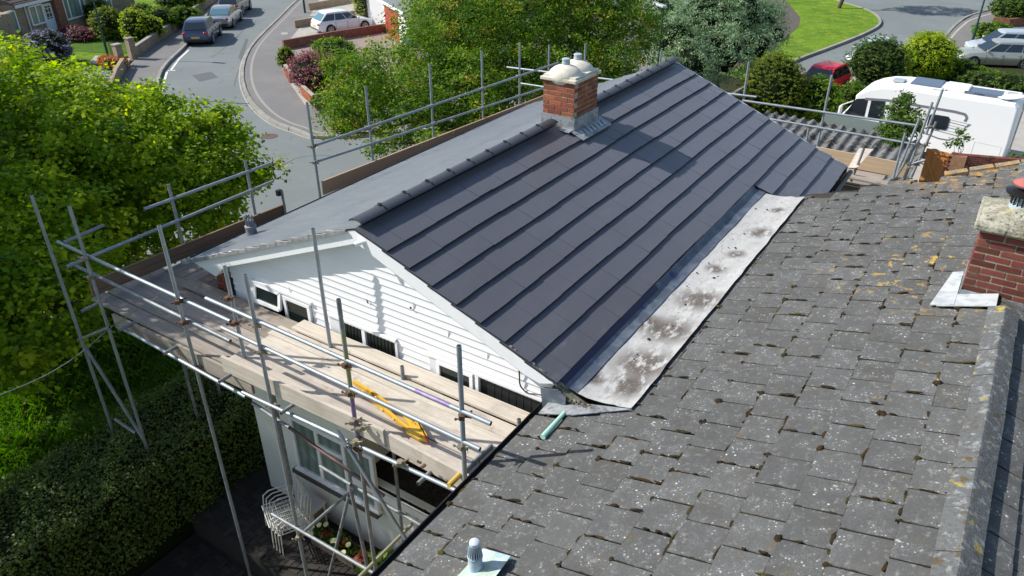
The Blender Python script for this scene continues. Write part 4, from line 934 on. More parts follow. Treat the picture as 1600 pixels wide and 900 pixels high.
for P in (P1, P2, P3, P5, P7, P8):
    for (a, b) in (((90, 378), (360, 502)), ((112, 412), (360, 533)), ((322, 466), (767, 662)), ((347, 512), (750, 702)), ((190, 512), (722, 771))):
        A, B = PY(*a, YR), PY(*b, YR)
        if A.x-.05 < P.x < B.x+.05: t = (P.x-A.x)/(B.x-A.x); coupler((P.x, YO, A.z+(B.z-A.z)*t), bright=random.random() < .35)
for (a, b) in (((322, 466), (767, 662)), ((347, 512), (750, 702))):
    A, B = PY(*a, YR), PY(*b, YR); t = (P4.x-A.x)/(B.x-A.x); coupler((P4.x, -1.05, A.z+(B.z-A.z)*t))
# transoms under the deck
for x in (-4.0, -3.1, -2.1, -1.0, .1, 1.15, 2.15): tube('transom', (x, -1.42, -2.075), (x, -.1, -2.075), galvd)
yt = PY(703, 757, -1.38); tube('transom', yt, yt+Vector((.02, .7, .0)), galvd); MB().tube(yt+Vector((0, -.02, 0)), yt+Vector((.0, .16, 0)), .030, 12).build('end_cap', yellowcap, scf)
# braces and lower rails
rail('brace', (527, 672), (652, 872), YO-.10, galv); rail('brace', (545, 775), (508, 925), YO+.5, galvd); rail('brace', (548, 765), (575, 890), YO+.45, galvd)
rail('brace', (434, 655), (600, 775), YO+.55, redtube); 
q1 = PX(467, 838, P5.x); tube('ledger', q1, Vector((P5.x, q1.y+1.05, q1.z)), galv); coupler(q1, bright=True)
q2 = PX(561, 902, P7.x); tube('ledger', q2, Vector((P7.x, q2.y+1.0, q2.z)), mat('limey_tube', (.36, .36, .27), .5, metal=.4)); 
rail('ledger', (500, 728), (548, 757), YO+.55, galvd); rail('ledger', (545, 755), (660, 822), YO+.6, galvd)
for uv in ((552, 657), (556, 690), (563, 668)): coupler(PY(*uv, YO-.06), bright=True)
for uv in ((625, 722),): coupler(PY(*uv, YO-.07), bright=True)
# bracing at the left end
rail('transom', (123, 531), (172, 511), YO, galv)
rail('brace', (128, 534), (224, 686), YO, galvd); rail('brace', (180, 655), (212, 677), YO, galvd)
for x, z0, ya, yb_ in ((P2.x, -5.05, YO-.5, 1.6), (P1.x, -5.0, YO-.4, 1.9), (P2.x, -5.45, YO-.3, 2.2)):
    tube('ledger', (x, ya, z0), (x, yb_, z0), galvd)
# decks
def board(name, x0, x1, y0, y1, z, m, alongx=True):
    L, W_ = (x1-x0, y1-y0) if alongx else (y1-y0, x1-x0)
    me = MB().box((0, 0, 0), (L, W_, .038)).mesh('deck_board', m)
    b = bmesh.new(); b.from_mesh(me); bmesh.ops.bevel(b, geom=b.edges[:], offset=.003, segments=1, affect='EDGES'); b.to_mesh(me); b.free()
    M = Matrix.Translation(((x0+x1)/2, (y0+y1)/2, z)) @ Matrix.Rotation(0 if alongx else R(90), 4, 'Z') @ Matrix.Rotation(random.gauss(0, .002), 4, 'Z') @ Matrix.Rotation(random.gauss(0, .004), 4, 'X')
    inst(name, me, M, scf)
for i in range(5):
    y0 = -1.17+i*.229
    board('deck_board', -4.15+random.uniform(-.03, .03), -.85+random.uniform(-.1, .1), y0, y0+.220, DZ-.095, woodold)
for i in range(4):
    y0 = -1.17+i*.229; xs = -1.15+random.uniform(-.05, .05)+.0*i
    board('deck_board', xs, 2.77, y0, y0+.221, DZ+random.uniform(-.003, .003), woodnew)
board('deck_board', -.95, 2.77, -.255, -.03, -1.905, woodnew)
board('deck_board', -3.3, -.85, -.27, -.05, -1.98, woodold)
for i in range(5):
    x0 = -3.97+i*.229
    yy = -.08
    if i < 5: board('deck_board', x0, x0+.222, yy, 2.7, DZ-.085+random.uniform(0, .004)+.006, woodold, False)
    if i < 2: yy = 2.72; x0 = -3.72+i*.229
    while i < 2 and yy < 9.4: board('deck_board', x0, x0+.224, yy, min(yy+3.3, 9.6), DZ-.085+random.uniform(0, .004), woodold, False); yy += 3.31
for i in range(9): board('deck_board', -3.3+i*.9, -2.42+i*.9, 9.5, 9.72, DZ-.04, woodold); 
for i in range(4): board('deck_board', -4.2, 4.5, 9.75+i*.23, 9.97+i*.23, -2.2, woodold)
# toe boards
def toe(a, b, y, m, h=.225):
    A, B = PY(*a, y), PY(*b, y); L = (B-A).length
    me = MB().box((0, 0, 0), (L, .038, h)).mesh('toe_board', m); ang = math.atan2(B.z-A.z, B.x-A.x)
    inst('toe_board', me, Matrix.Translation((A+B)/2-Vector((0, 0, h/2))) @ Matrix.Rotation(-ang, 4, 'Y'), scf)
toe((176, 490), (392, 592), -1.205, woodold); toe((346, 556), (600, 672), -1.225+.0, woodnew); toe((597, 672), (735, 745), -1.20, woodnew)
XT = -4.0; XF = -3.76
def toey(y0, y1, ztop, m):
    me = MB().box((0, 0, 0), (.038, y1-y0, .225)).mesh('toe_board', m); inst('toe_board', me, Matrix.Translation((XT, (y0+y1)/2, ztop-.1125)), scf)
A = PX(140, 440, XT); B = PX(445, 318, XT); C_ = PX(503, 283, XF); D_ = PX(852, 148, XF)
ztop = (A.z+B.z)/2
def toe2(a, b, m, h=.24):
    L = (b-a).length; n = max(1, round(L/3.6))
    for i in range(n):
        p, q = a.lerp(b, i/n), a.lerp(b, (i+1)/n-.002); me = MB().box((0, 0, 0), (.038, (q-p).length, h)).mesh('toe_board', m)
        inst('toe_board', me, Matrix.Translation((p+q)/2-Vector((0, 0, h/2))) @ Matrix.Rotation(math.atan2(q.z-p.z, q.y-p.y), 4, 'X'), scf)
toe2(Vector((XT, -1.2, A.z)), B, woodbrown, .23); toe2(C_, D_, woodtan, .26)
# left run posts and rails
XL = XT-.06; XLF = XF-.06
def poleX(u, v, zb, m=galv): X_ = XL if u < 440 else XLF; T = PX(u, v, X_); tube('scaffold_pole', (X_, T.y, zb), T, m); return T
LP = [poleX(263, 288, Z0+.2), poleX(383, 251, Z0+.2), poleX(479.5, 160, Z0), poleX(571, 134, Z0), poleX(671, 99, Z0), poleX(752.5, 79, Z0), poleX(812, 66, Z0)]
T = PX(440, 298, XL+.1); tube('scaffold_pole', (XL+.1, T.y, -2.1), T, galvd); 
MB().box(T+Vector((-.05, -.02, -.04)), (.07, .09, .10)).build('tube_clamp', blackpl, scf)
def railX(a, b, m=galv, x=None): x = (XL if a[0] < 440 else XLF)+.05 if x is None else x; return tube('guard_rail', PX(*a, x), PX(*b, x), m)
railX((225, 327), (424, 255)); railX((104, 417), (427, 283)); railX((493, 227), (872, 98)); railX((493, 253), (872, 130))
railX((100, 379), (162, 352), galvd)
for T in LP[2:]:
    for a, b in (((493, 227), (872, 98)), ((493, 253), (872, 130))):
        A, B = PX(*a, XLF), PX(*b, XLF); t = (T.y-A.y)/(B.y-A.y); coupler((XLF, T.y, A.z+(B.z-A.z)*t), bright=True)
# back run behind the far gable
YBk = 11.4
def poleB(u, v, zb=-7.8, m=galv): T = PY(u, v, YBk); tube('scaffold_pole', (T.x, YBk, zb), T, m); return T
for uv in ((1033, 80), (1170.5, 96), (1300, 117), (858, 70), (915, 67)): poleB(*uv)
def railB(a, b, m=galv): return tube('guard_rail', PY(*a, YBk-.05), PY(*b, YBk-.05), m)
railB((792, 105), (1182, 151.5)); railB((812, 130), (955, 152)); railB((1160, 157), (1432, 196)); railB((1100, 168), (1432, 226)); 
T = PY(1264, 200, YBk-.3); tube('scaffold_pole', (T.x, YBk-.3, -3), T, galv)
# raking tubes at the right-hand corner
def px_tube(a, b, y, m=galv, yb=None): return tube('brace', PY(*a, y), PY(*b, y if yb is None else yb), m)
px_tube((1415, 207), (1394, 284), 10.3); px_tube((1437, 185), (1396, 284), 10.5, galv); px_tube((1457, 160), (1413, 282), 10.7); px_tube((1473, 140), (1447, 210), 11.0); px_tube((1463, 190), (1424, 277), 10.9, galvd)
px_tube((1398, 280), (1440, 212), 10.4, galvd); px_tube((1350, 232), (1330, 283), 9.7, galvd)
px_tube((1418, 258), (1446, 250), 10.4, galvd)
for uv, y in (((1452, 198), 10.9), ((1420, 255), 10.4), ((1432, 256), 10.5), ((1445, 226), 10.9)): coupler(PY(*uv, y), bright=True)
# right corner deck and fascia boards
zc = -2.35
for i in range(6):
    y0 = 8.9+i*.24; board('deck_board', 3.6+random.uniform(-.1, .1), 5.25, y0, y0+.23, zc, woodnew)
f0, f1 = PY(1236, 188, 10.75), PY(1445, 262, 10.75)
me = MB().box((0, 0, 0), (3.2, .04, .40)).mesh('toe_board', woodtan)
A, B = PY(1290, 228, 10.6), PY(1425, 258, 10.6)
for (u0, v0, u1, v1, h) in ((1270, 228, 1420, 256, .30),):
    A, B = PY(u0, v0, 10.6), PY(u1, v1, 10.6); L = (B-A).length; me = MB().box((0, 0, 0), (L, .04, h)).mesh('toe_board', mat('new_pine_board', (.50, .38, .25), .8, coord='obj', stretch=(.45, 9, 9), layers=[('noise', 3, .4, .62, (.40, .29, .19), .8)]))
    inst('toe_board', me, Matrix.Translation((A+B)/2-Vector((0, 0, h/2))) @ Matrix.Rotation(-math.atan2(B.z-A.z, B.x-A.x), 4, 'Y'), scf)
# a leaning plywood offcut at the corner
A = PY(1342, 232, 10.2); Bq = PY(1362, 234, 10.2); C2 = PY(1338, 262, 9.6); D2 = PY(1325, 262, 9.6)
tag(MB().prism([A, Bq, C2, D2], (.02, .03, .01)).build('plywood_sheet', woodnew), 'pale plywood offcut leaning behind the far corner of the charcoal roof', 'plywood')
# yellow folding frame lying on the deck
yf = thing('yellow_trestle', 'yellow painted steel trestle frame lying on the deck behind the lower guard rail', 'trestle', PZ(610, 640, DZ+.03))
zz = DZ+.06
Pz = lambda u, v, z=zz: PZ(u, v, z)
mb = MB(); up = (0, 0, 1)
mb.bar(Pz(553, 597), Pz(583, 615), .035, .05, up); mb.bar(Pz(582, 613), Pz(648, 664), .022, .045, up); mb.bar(Pz(565, 612), Pz(600, 640), .03, .045, up); mb.bar(Pz(598, 638), Pz(640, 672), .035, .05, up)
mb.build('rail', yellow, yf)
mb = MB(); mb.prism([Pz(627, 648), Pz(641, 654), Pz(646, 664), Pz(661, 676), Pz(668, 691), Pz(655, 689), Pz(634, 677), Pz(640, 668)], (0, 0, .03)); mb.prism([Pz(641, 652), Pz(650, 656), Pz(667, 684), Pz(668, 691), Pz(661, 680)], (0, 0, .05)); mb.build('end_plate', yellow, yf)
mb = MB(); mb.bar(Pz(650, 656, zz+.02), Pz(669, 691, zz+.02), .014, .06, up); mb.build('edge_strip', tail, yf)
mb = MB(); mb.tube(Pz(583, 612), Pz(598, 642), .012, 6); mb.tube(Pz(604, 630), Pz(616, 656), .012, 6); mb.build('cross_tie', yellow, yf)
mb = MB(); mb.box(Pz(655, 722), (.05, .02, .02)); mb.box(Pz(662, 728), (.03, .05, .02)); tag(mb.build('loose_coupler', rust), 'rusty loose coupler lying near the outer edge of the deck', 'coupler')
# cable strung from the tree to the deck
a, b, c_ = AT(0, 617, 9.5), PY(172, 512, YO), PY(252, 460, -1.1)
mb = MB(); prev = a
for i in range(1, 13):
    t = i/12; q = a.lerp(b, t)+Vector((0, 0, -.12*math.sin(math.pi*t))); mb.tube(prev, q, .006, 5); prev = q
mb.tube(b, c_, .006, 5); tag(mb.build('hanging_wire', galvd), 'thin wire slung from the left corner of the scaffold deck out over the garden', 'wire')

# ------------------------------------------------------------------ patio by the ground-floor window
mb = MB(); mb.bb((-3.3, -1.12, -6.6), (3.1, .15, -5.965)); mb.bb((-3.3, -7, -6.6), (3.1, -1.12, -6.375)); mb.bb((-3.3, .15, -6.05), (-2.6, 4, -5.965)); pat = struct(mb.build('patio', sand))
pm = []
for k in range(3):
    me = MB().box((0, 0, 0), (.196, .096, .05)).mesh('paver', paver)
    b = bmesh.new(); b.from_mesh(me); bmesh.ops.bevel(b, geom=b.edges[:], offset=.006, segments=1, affect='EDGES'); b.to_mesh(me); b.free(); pm.append(me)
cnt = 0
for i in range(-40, 40):
    for j in range(-40, 40):
        # herringbone cell
        x = -2.3+i*.1+j*.1*0; 
        bx = -1.6+(i*.1)+(j*.2); by = -1.5+(i*.1)-(j*.2)
        for hor in (0, 1):
            cx, cy = (bx+.10, by+.05) if hor else (bx+.05-.0, by+.20)
            if hor == 0: cx, cy = bx+.05, by+.2
            if -3.15 < cx < .9 and -2.6 < cy < -.06 and abs(cy+1.12) > .11:
                u = Vector((cx, cy, 0))
                if cnt < 298 and (cx < .2 and cy > -1.75):
                    M = Matrix.Translation((cx, cy, (-5.955 if cy > -1.10 else -6.365)+random.uniform(-.003, .003))) @ Matrix.Rotation(0 if hor else R(90), 4, 'Z')
                    inst('paver', pm[cnt % 3], M, pat); cnt += 1
                elif True:
                    M = Matrix.Translation((cx, cy, -5.955 if cy > -1.10 else -6.365)) @ Matrix.Rotation(0 if hor else R(90), 4, 'Z')
                    if 'PREST' not in globals(): PREST = MB()
                    PREST.add([tuple(M @ v.co) for v in pm[0].vertices], [tuple(f.vertices) for f in pm[0].polygons])
if 'PREST' in globals(): stuff(PREST.build('pavers_beyond', paver, pat))
# stacked wire chairs
def wire_chair(name, label, group):
    t = thing(name, label, 'chair', (0, 0, 0), group=group)
    W_, D_, H_ = .25, .25, .43
    r = .009
    for s in (-1, 1):
        MB().path([(s*W_, -D_, 0), (s*W_, -D_*.9, H_), (s*(W_+.03), -D_*.8, .60), (s*(W_+.03), -D_*.4, .66), (s*(W_+.02), D_*.7, .66), (s*W_, D_*.95, .62)], r, 7).build('arm_loop', wirewhite, t, smooth=60)
        MB().path([(s*W_, D_*1.15, 0), (s*W_*.95, D_*.9, H_), (s*W_*.9, D_*1.25, .88)], r, 7).build('rear_leg', wirewhite, t, smooth=60)
    seat = MB()
    seat.path([(-W_, -D_, H_), (W_, -D_, H_), (W_, D_*.9, H_), (-W_, D_*.9, H_), (-W_, -D_, H_)], r, 6)
    for i in range(1, 9): x = -W_+2*W_*i/9; seat.tube((x, -D_, H_), (x, D_*.9, H_), .0028, 4)
    for i in range(1, 8): y = -D_+1.9*D_*i/8; seat.tube((-W_, y, H_+.004), (W_, y, H_+.004), .0028, 4)
    seat.build('seat', wirewhite, t)
    bk = MB(); b0, b1 = Vector((0, D_*.93, H_+.04)), Vector((0, D_*1.25, .88))
    bk.path([(-W_*.9, b1.y, b1.z), (W_*.9, b1.y, b1.z)], r, 6)
    for i in range(1, 9): x = (-1+2*i/9)*W_*.9; bk.tube((x, b0.y, b0.z), (x, b1.y, b1.z), .0028, 4)
    for i in range(1, 7): q = b0.lerp(b1, i/7); bk.tube((-W_*.9, q.y, q.z), (W_*.9, q.y, q.z), .0028, 4)
    bk.build('backrest', wirewhite, t); return t
base = PZ(443, 842, -5.93)
ch0 = wire_chair('wire_chair', 'topmost white wire armchair of the stack by the ground-floor wall', 'stacked white wire garden chairs')
labs = ['topmost white wire armchair of the stack by the ground-floor wall', 'second white wire armchair from the top of the stack', 'third white wire armchair from the top of the stack', 'lowest white wire armchair, standing on the dark paving']
base = Vector((-1.44, -.52, -5.93)); 
for i in range(4):
    o = ch0 if i == 0 else copy_tree(ch0); o['label'] = labs[i]; k = 3-i
    o.location = base+Vector((-.012*k, -.035*k, .085*k)); o.rotation_euler = (0, 0, R(-28))
# white cabinet beside the chairs
cab = thing('storage_box', 'small white cabinet with a brown side panel under the window sill', 'cabinet', (-1.35, -.25, -5.93))
MB().bb((-1.52, -.36, -5.93), (-1.17, -.05, -5.40)).build('body', upvcd, cab, bevel=.01); MB().bb((-1.54, -.38, -5.40), (-1.15, -.03, -5.37)).build('lid', upvcd, cab, bevel=.006)
MB().bb((-1.172, -.30, -5.85), (-1.160, -.10, -5.45)).build('side_panel', trough_m, cab)
# flower trough
tr = thing('flower_trough', 'stone trough of pale yellow and red flowers against the rendered wall', 'planter', (-.75, -.33, -5.93))
mb = MB(); mb.bb((-1.15, -.45, -5.93), (-.25, -.42, -5.74)); mb.bb((-1.15, -.20, -5.93), (-.25, -.17, -5.74)); mb.bb((-1.15, -.42, -5.93), (-1.12, -.20, -5.74)); mb.bb((-.28, -.42, -5.93), (-.25, -.20, -5.74)); mb.build('trough', trough_m, tr)
MB().bb((-1.12, -.42, -5.93), (-.28, -.20, -5.77)).build('soil', soil, tr)
leaves('foliage', [((-1.0, -.31, -5.70), (.18, .13, .09)), ((-.7, -.31, -5.70), (.2, .13, .09)), ((-.42, -.31, -5.70), (.18, .13, .09))], 700, .06, L_dark, tr, clump=.04, per=10, shell=.5)
stuff(leaves('red_flowers', [((-.85, -.32, -5.62), (.10, .10, .05)), ((-.55, -.32, -5.62), (.12, .10, .05))], 90, .055, L_red, tr, clump=.04, per=6, shell=.6))
petal = mat('pale_yellow_petal', (.60, .60, .30), .7); ds = mat('flower_centre', (.35, .25, .03), .8)
fm = MB(); fm.lathe((0, 0, 0), [(.004, 0), (.030, .006), (.034, .012), (.0, .006)], 12); fme = fm.mesh('daisy', [petal])
for x, y, z in ((-1.12, -.40, -5.60), (-1.08, -.47, -5.66), (-1.02, -.34, -5.55), (-1.16, -.46, -5.70), (-.66, -.42, -5.60), (-.60, -.40, -5.58), (-.38, -.36, -5.57), (-.40, -.46, -5.66), (-.93, -.28, -5.54)):
    inst('daisy', fme, Matrix.Translation((x, y, z)) @ Matrix.Rotation(.4, 4, 'X') @ Matrix.Scale(1.25, 4), tr)
po = thing('flower_pot', 'terracotta pot of red flowers at the end of the stone trough', 'planter', (-.08, -.36, -5.93))
MB().lathe((-.08, -.36, -5.93), [(.10, 0), (.14, .20), (.155, .20), (.155, .23), (.0, .23)], 16).build('pot', terra, po, smooth=50)
stuff(leaves('flowers', [((-.08, -.36, -5.66), (.13, .13, .08))], 220, .05, L_red, po, clump=.04, per=6, shell=.5, tonespread=.35))
bush('garden_shrub', 'broad-leaved green shrub growing against the wall near the black gutter', (.42, -.50, -6.0), (.32, .28, .34), 700, .10, L_mid, clump=.07, cat='shrub')
# hedge and lawn of the left garden
hd = thing('privet_hedge', 'big dark clipped privet hedge between the lawn and the patio', 'hedge', (-4.1, -2.5, -6))
def box_leaves(name, lo, hi, n, size, m, parent, noise=.05):
    lo = np.array(lo); hi = np.array(hi); d = hi-lo
    A = [d[1]*d[2], d[1]*d[2], d[0]*d[2], d[0]*d[2], d[0]*d[1]*1.3]; A = np.array(A)/sum(A); f = RNG.choice(5, n, p=A); p = lo+RNG.random((n, 3))*d
    p[f == 0, 0] = lo[0]; p[f == 1, 0] = hi[0]; p[f == 2, 1] = lo[1]; p[f == 3, 1] = hi[1]; p[f == 4, 2] = hi[2]
    N0 = np.zeros((n, 3)); N0[f == 0, 0] = -1; N0[f == 1, 0] = 1; N0[f == 2, 1] = -1; N0[f == 3, 1] = 1; N0[f == 4, 2] = 1
    und = .09*np.sin(p[:, 0]*2.3+1)*np.cos(p[:, 1]*1.9)+.05*np.sin(p[:, 1]*5+p[:, 0]*4)
    p += N0*und[:, None]+RNG.normal(size=(n, 3))*noise
    nr = N0*.6+RNG.normal(size=(n, 3))*.55; nr[:, 2] += .35; nr /= np.linalg.norm(nr, axis=1)[:, None]
    a = np.cross(nr, unit(n)); a /= np.linalg.norm(a, axis=1)[:, None]; b = np.cross(nr, a); s = size*(.6+.8*RNG.random(n))[:, None]
    P = np.stack([p-a*s*.5, p+b*s*.3, p+a*s*.5, p-b*s*.3], 1)-np.array(world_off(parent))
    tone = (.42+.16*np.sin(p[:, 0]*7+p[:, 1]*9)+.22*RNG.normal(size=n)).clip(0, 1)
    o = bpy.data.objects.new(name, quadmesh(name, P, m, tone)); COL.objects.link(o); o.parent = parent; return o
box_leaves('foliage', (-5.0, -8.5, -6), (-3.25, .9, -4.68), 70000, .052, L_privet, hd, .045)
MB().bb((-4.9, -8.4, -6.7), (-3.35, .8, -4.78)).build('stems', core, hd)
def grass(name, x0, x1, y0, y1, n, h, zf, dens=None):
    x = x0+RNG.random(n)*(x1-x0); y = y0+RNG.random(n)*(y1-y0)
    cl = np.sin(x*1.3+.5)*np.cos(y*1.1)+.6*np.sin(x*3.1)*np.sin(y*2.7+1); k = RNG.random(n) < (.55+.45*cl).clip(.15, 1); x, y, cl = x[k], y[k], cl[k]; n = len(x)
    z = np.array([zf(a, b) for a, b in zip(x, y)]); hh = h*(.5+.8*RNG.random(n))*(.7+.45*cl.clip(-.6, 1))
    d = unit(n); d[:, 2] = 0; w_ = .011; s = np.stack([-d[:, 1], d[:, 0], np.zeros(n)], 1)*w_; p = np.stack([x, y, z], 1); tip = p+d*hh[:, None]*.55; tip[:, 2] += hh*.85
    mid = p+d*hh[:, None]*.12; mid[:, 2] += hh*.5
    P = np.stack([p-s, p+s, tip+s*.3, mid-s*1.1], 1); o = bpy.data.objects.new(name, quadmesh(name, P, L_grass, (.5+.25*RNG.normal(size=n)).clip(0, 1))); COL.objects.link(o); return stuff(o)
tag(grass('lawn_grass', -12.5, -4.9, -7, 3.2, 90000, .26, zg), 'long uncut grass growing behind the dark clipped hedge', 'grass')

# ------------------------------------------------------------------ trees
def B(u, v, d, r): return (AT(u, v, d), r)
big = [B(30, 152, 18.5, 1.3), B(130, 208, 18.5, 1.5), B(20, 230, 17, 2.0), B(110, 280, 16.5, 2.1), B(215, 235, 18, 1.6), B(290, 245, 18, 1.3), B(250, 310, 17, 1.3), B(350, 265, 18, .8), B(330, 310, 17.3, .7), B(395, 268, 18, .38),
       B(60, 360, 14.5, 1.4), B(165, 350, 16.5, 1.2), B(10, 440, 13, 1.3), B(75, 480, 12.8, .85), B(20, 540, 12.2, .7), B(110, 425, 13.4, .6), B(10, 90, 19.5, .65), B(95, 142, 19.5, .6), B(165, 150, 19.5, .5), B(240, 185, 19, .6), B(232, 145, 19.4, .35), B(300, 205, 18.6, .55), B(350, 190, 18.4, .45), B(380, 215, 18.2, .35), B(425, 262, 17.8, .22), (Vector((-13, -4, 1.5)), 1.5), (Vector((-11, -3.2, 3.0)), 1.6), (Vector((-15, -2.4, 2.8)), 2.3), (Vector((-7.7, -2.7, -1.1)), 1.25), (Vector((-8.6, -7.2, -1.0)), 1.7), (Vector((-6.6, -8.6, -.6)), 1.6), (Vector((-8.2, -2.8, 2.2)), 1.25), (Vector((-6.9, -2.2, 1.9)), .65), (Vector((-10.5, -3.6, -.6)), 1.2), (Vector((-9.0, -5.4, -.2)), 1.25), (Vector((-12.5, -1.6, .8)), 1.4), (Vector((-11.5, -6.5, .5)), 1.3), B(60, 300, 18.5, 2.0), B(-60, 300, 16, 2.2), B(-100, 200, 18, 1.8), B(-60, 480, 12.5, 1.4), B(320, 340, 16.8, .5)]  # clumps at fixed vectors are unseen, added to shade deck, lawn and hedge
tb = PZ(196, 400, -7.7)
tree('maple_tree', 'big lime green broadleaf tree overhanging the left corner of the scaffold', 'tree', tb, big, 230000, .106, L_maple, .22, clump=.26, per=36, tonespread=.26, shell=.62, aspect=.8, up=.9, corefrac=.0)
cher = [B(560, 150, 24, 1.2), B(540, 175, 23, .7), B(640, 122, 26, 1.6), B(700, 80, 27.5, 2.3), B(790, 50, 29, 2.6), B(870, 40, 30, 2.4), B(950, 60, 30, 1.7), B(990, 40, 30.5, 1.1), B(640, 180, 24, 1.2), B(720, 150, 25.5, 1.5), B(800, 130, 27, 1.6), B(880, 110, 28, 1.5), B(960, 105, 28.5, 1.0), B(560, 110, 25.5, .8), B(525, 205, 22.5, .3), B(595, 225, 22.3, .4), B(690, 30, 29, 1.3), B(720, 0, 30, 2.2), B(830, -30, 31, 2.5), B(930, -20, 31, 1.8), B(520, 100, 25.3, .35), B(680, 230, 22.5, .5), B(760, 190, 24.5, .9), B(850, 165, 26.5, .9)]
tree('cherry_tree', 'wide mid green broadleaf tree behind the brick chimney and left scaffold rails', 'tree', PZ(742, 262, -7.7), cher, 185000, .115, L_cherry, .2, clump=.30, per=40, tonespread=.26, shell=.62, aspect=.45, up=.6)
silv = [B(1050, 60, 36, 1.6), B(1100, 30, 38, 2.0), B(1150, 20, 39, 2.0), B(1195, 25, 40, 1.2), B(1075, 105, 35, 1.4), B(1130, 85, 36.5, 1.5), B(1180, 75, 38, 1.2), B(1030, 20, 37, 1.3), B(1215, 55, 39, .6), B(1050, 125, 34.5, .9)]
tree('silver_pear_tree', 'silvery grey green tree behind the far ridge end, beside the grass island', 'tree', PZ(1120, 150, -7.7), silv, 60000, .11, L_silver, .18, clump=.22, per=26, shell=.6, aspect=.35, up=.3, corefrac=.55)
tg = PZ(1310, 15); t_ = thing('verge_tree', 'young tree of which only the bare trunk shows, on the grass island', 'tree', tg)
mb = MB(); limb(mb, tg, tg+Vector((.3, .4, 4.2)), .16, .11); mb.build('trunk', bark, t_, smooth=60)
leaves('crown', [(tg+Vector((.4, .6, 6.2)), 2.3)], 9000, .15, L_cherry, t_, clump=.3)
GND = Z0+.16
def gb(u, v, z=GND): return PZ(u, v, z)
bush('topiary_bush', 'tall rounded bronze green clipped bush left of the red car', gb(1200, 192), (1.42, 1.35, 1.55), 26000, .065, L_yew, shell=.97, clump=.06, group='clipped topiary bushes')
bush('topiary_bush', 'large dark green ball-clipped bush behind the front of the motorhome', gb(1362, 134), (1.50, 1.4, 1.25), 24000, .065, L_dark, shell=.97, clump=.06, group='clipped topiary bushes', extra=[((.5, .2, .8), (.9, .9, .7))])
bush('golden_bush', 'bright golden green rounded bush beside the dark ball bush', gb(1440, 124), (1.42, 1.3, 1.22), 15000, .10, L_gold, clump=.14)
bush('laurel_bush', 'loose bright green bush in front of the red car', gb(1268, 196), (1.0, .9, 1.08), 9000, .10, L_mid, clump=.13)
bush('small_clipped_bush', 'small round clipped bush between the red car and the motorhome', gb(1328, 168), (.60, .60, .62), 4500, .07, L_mid)
bush('heather_bush', 'low blue green and yellow mixed bush right of the golden bush', gb(1496, 128), (1.1, .8, .58), 7500, .09, L_mid, extra=[((-.8, .4, .65), (.7, .6, .5)), ((1.1, 0, .45), (.9, .7, .42))])
bush('boundary_hedge', 'low dark green hedge behind the motorhome roof at the right edge', gb(1568, 146), (2.2, .8, .52), 11000, .085, L_dark, cat='hedge', extra=[((1.8, 0, .5), (1.2, .8, .6))])
bush('corner_shrub', 'large green shrub in the top right corner beyond the lamp post', gb(1580, 34), (1.5, 1.4, 1.15), 9000, .12, L_dark)
bush('grassy_shrub', 'small bright green shrub beside the green lamp post on the right', gb(1548, 62), (1.25, .9, .55), 5000, .10, L_mid)
ly = [B(1405, 172, 27.6, .48), B(1395, 200, 27.0, .42), B(1425, 195, 27.2, .42), B(1400, 215, 26.6, .35), B(1415, 150, 27.8, .22), B(1437, 175, 27.3, .15)]
tree('laurel_sapling', 'loose dark green sapling standing against the side of the white motorhome', 'tree', PZ(1408, 238, -7.7), ly, 5200, .10, L_dark, .05, clump=.13, per=14, shell=.3)
sp = [B(1500, 205, 27.5, .14), B(1497, 222, 27.3, .2), B(1482, 226, 27.2, .12), B(1510, 215, 27.3, .14)]
tree('garden_sapling', 'thin sparse sapling rising above the brick wall beside the motorhome', 'tree', PZ(1500, 262, -7.7), sp, 420, .09, L_dark, .025, clump=.1, per=8, shell=.3)
bush('wall_weed', 'small green weed growing on top of the brick wall at the right edge', PZ(1585, 262, -6.6), (.30, .2, .28), 350, .09, L_mid, corefrac=.5, cat='weed', clump=.08)
# left street planting
G2 = Z0+.12
bush('ceanothus_bush', 'rounded green bush with lilac flowers in front of the brown brick bungalow', PZ(82, 100, G2), (1.35, 1.2, .95), 9000, .10, L_flower, tonespread=.45)
bush('holly_bush', 'variegated rounded bush on the lawn behind the left lamp post', PZ(176, 60, G2), (1.2, 1.1, 1.0), 8000, .10, L_yew)
bush('golden_privet_bush', 'yellow-topped clipped bush beside the brick gate pier', PZ(217, 66, G2), (.95, .9, 1.05), 6000, .10, L_gold, extra=[((.2, .9, .8), (.9, .9, .8))])
bush('front_hedge', 'clipped green hedge running behind the low garden wall', PZ(250, 50, G2), (1.1, 1.6, .8), 7000, .10, L_mid, cat='hedge', extra=[((-.2, 2.2, .7), (1.0, 1.5, .7))])
bush('yellow_hedge_bush', 'bright yellow green bush at the far end of the low garden wall', PZ(298, 16, G2), (1.2, 1.2, .8), 5000, .12, L_gold)
bush('dark_shrub', 'dark shrub between the golden bush and the parked cars', PZ(275, 20, G2), (1.2, 1.2, .9), 4500, .12, L_dark)
bush('red_leaved_shrub', 'low dark reddish shrub under the bungalow window', PZ(122, 62, G2), (1.6, .9, .42), 4000, .10, L_purple)
bush('doorway_shrub', 'dark green shrub at the right-hand end of the bungalow', PZ(158, 36, G2), (1.1, 1.0, .8), 4000, .11, L_dark)
bush('orange_flowerbed', 'orange flowering plants at the foot of the left lamp post', PZ(178, 104, G2), (1.3, .6, .30), 2500, .10, L_orange, corefrac=.6, cat='plants')
bush('dry_bush', 'brownish bush at the corner of the bungalow lawn', PZ(222, 30, G2), (1.2, 1.1, .55), 3500, .11, L_yew)
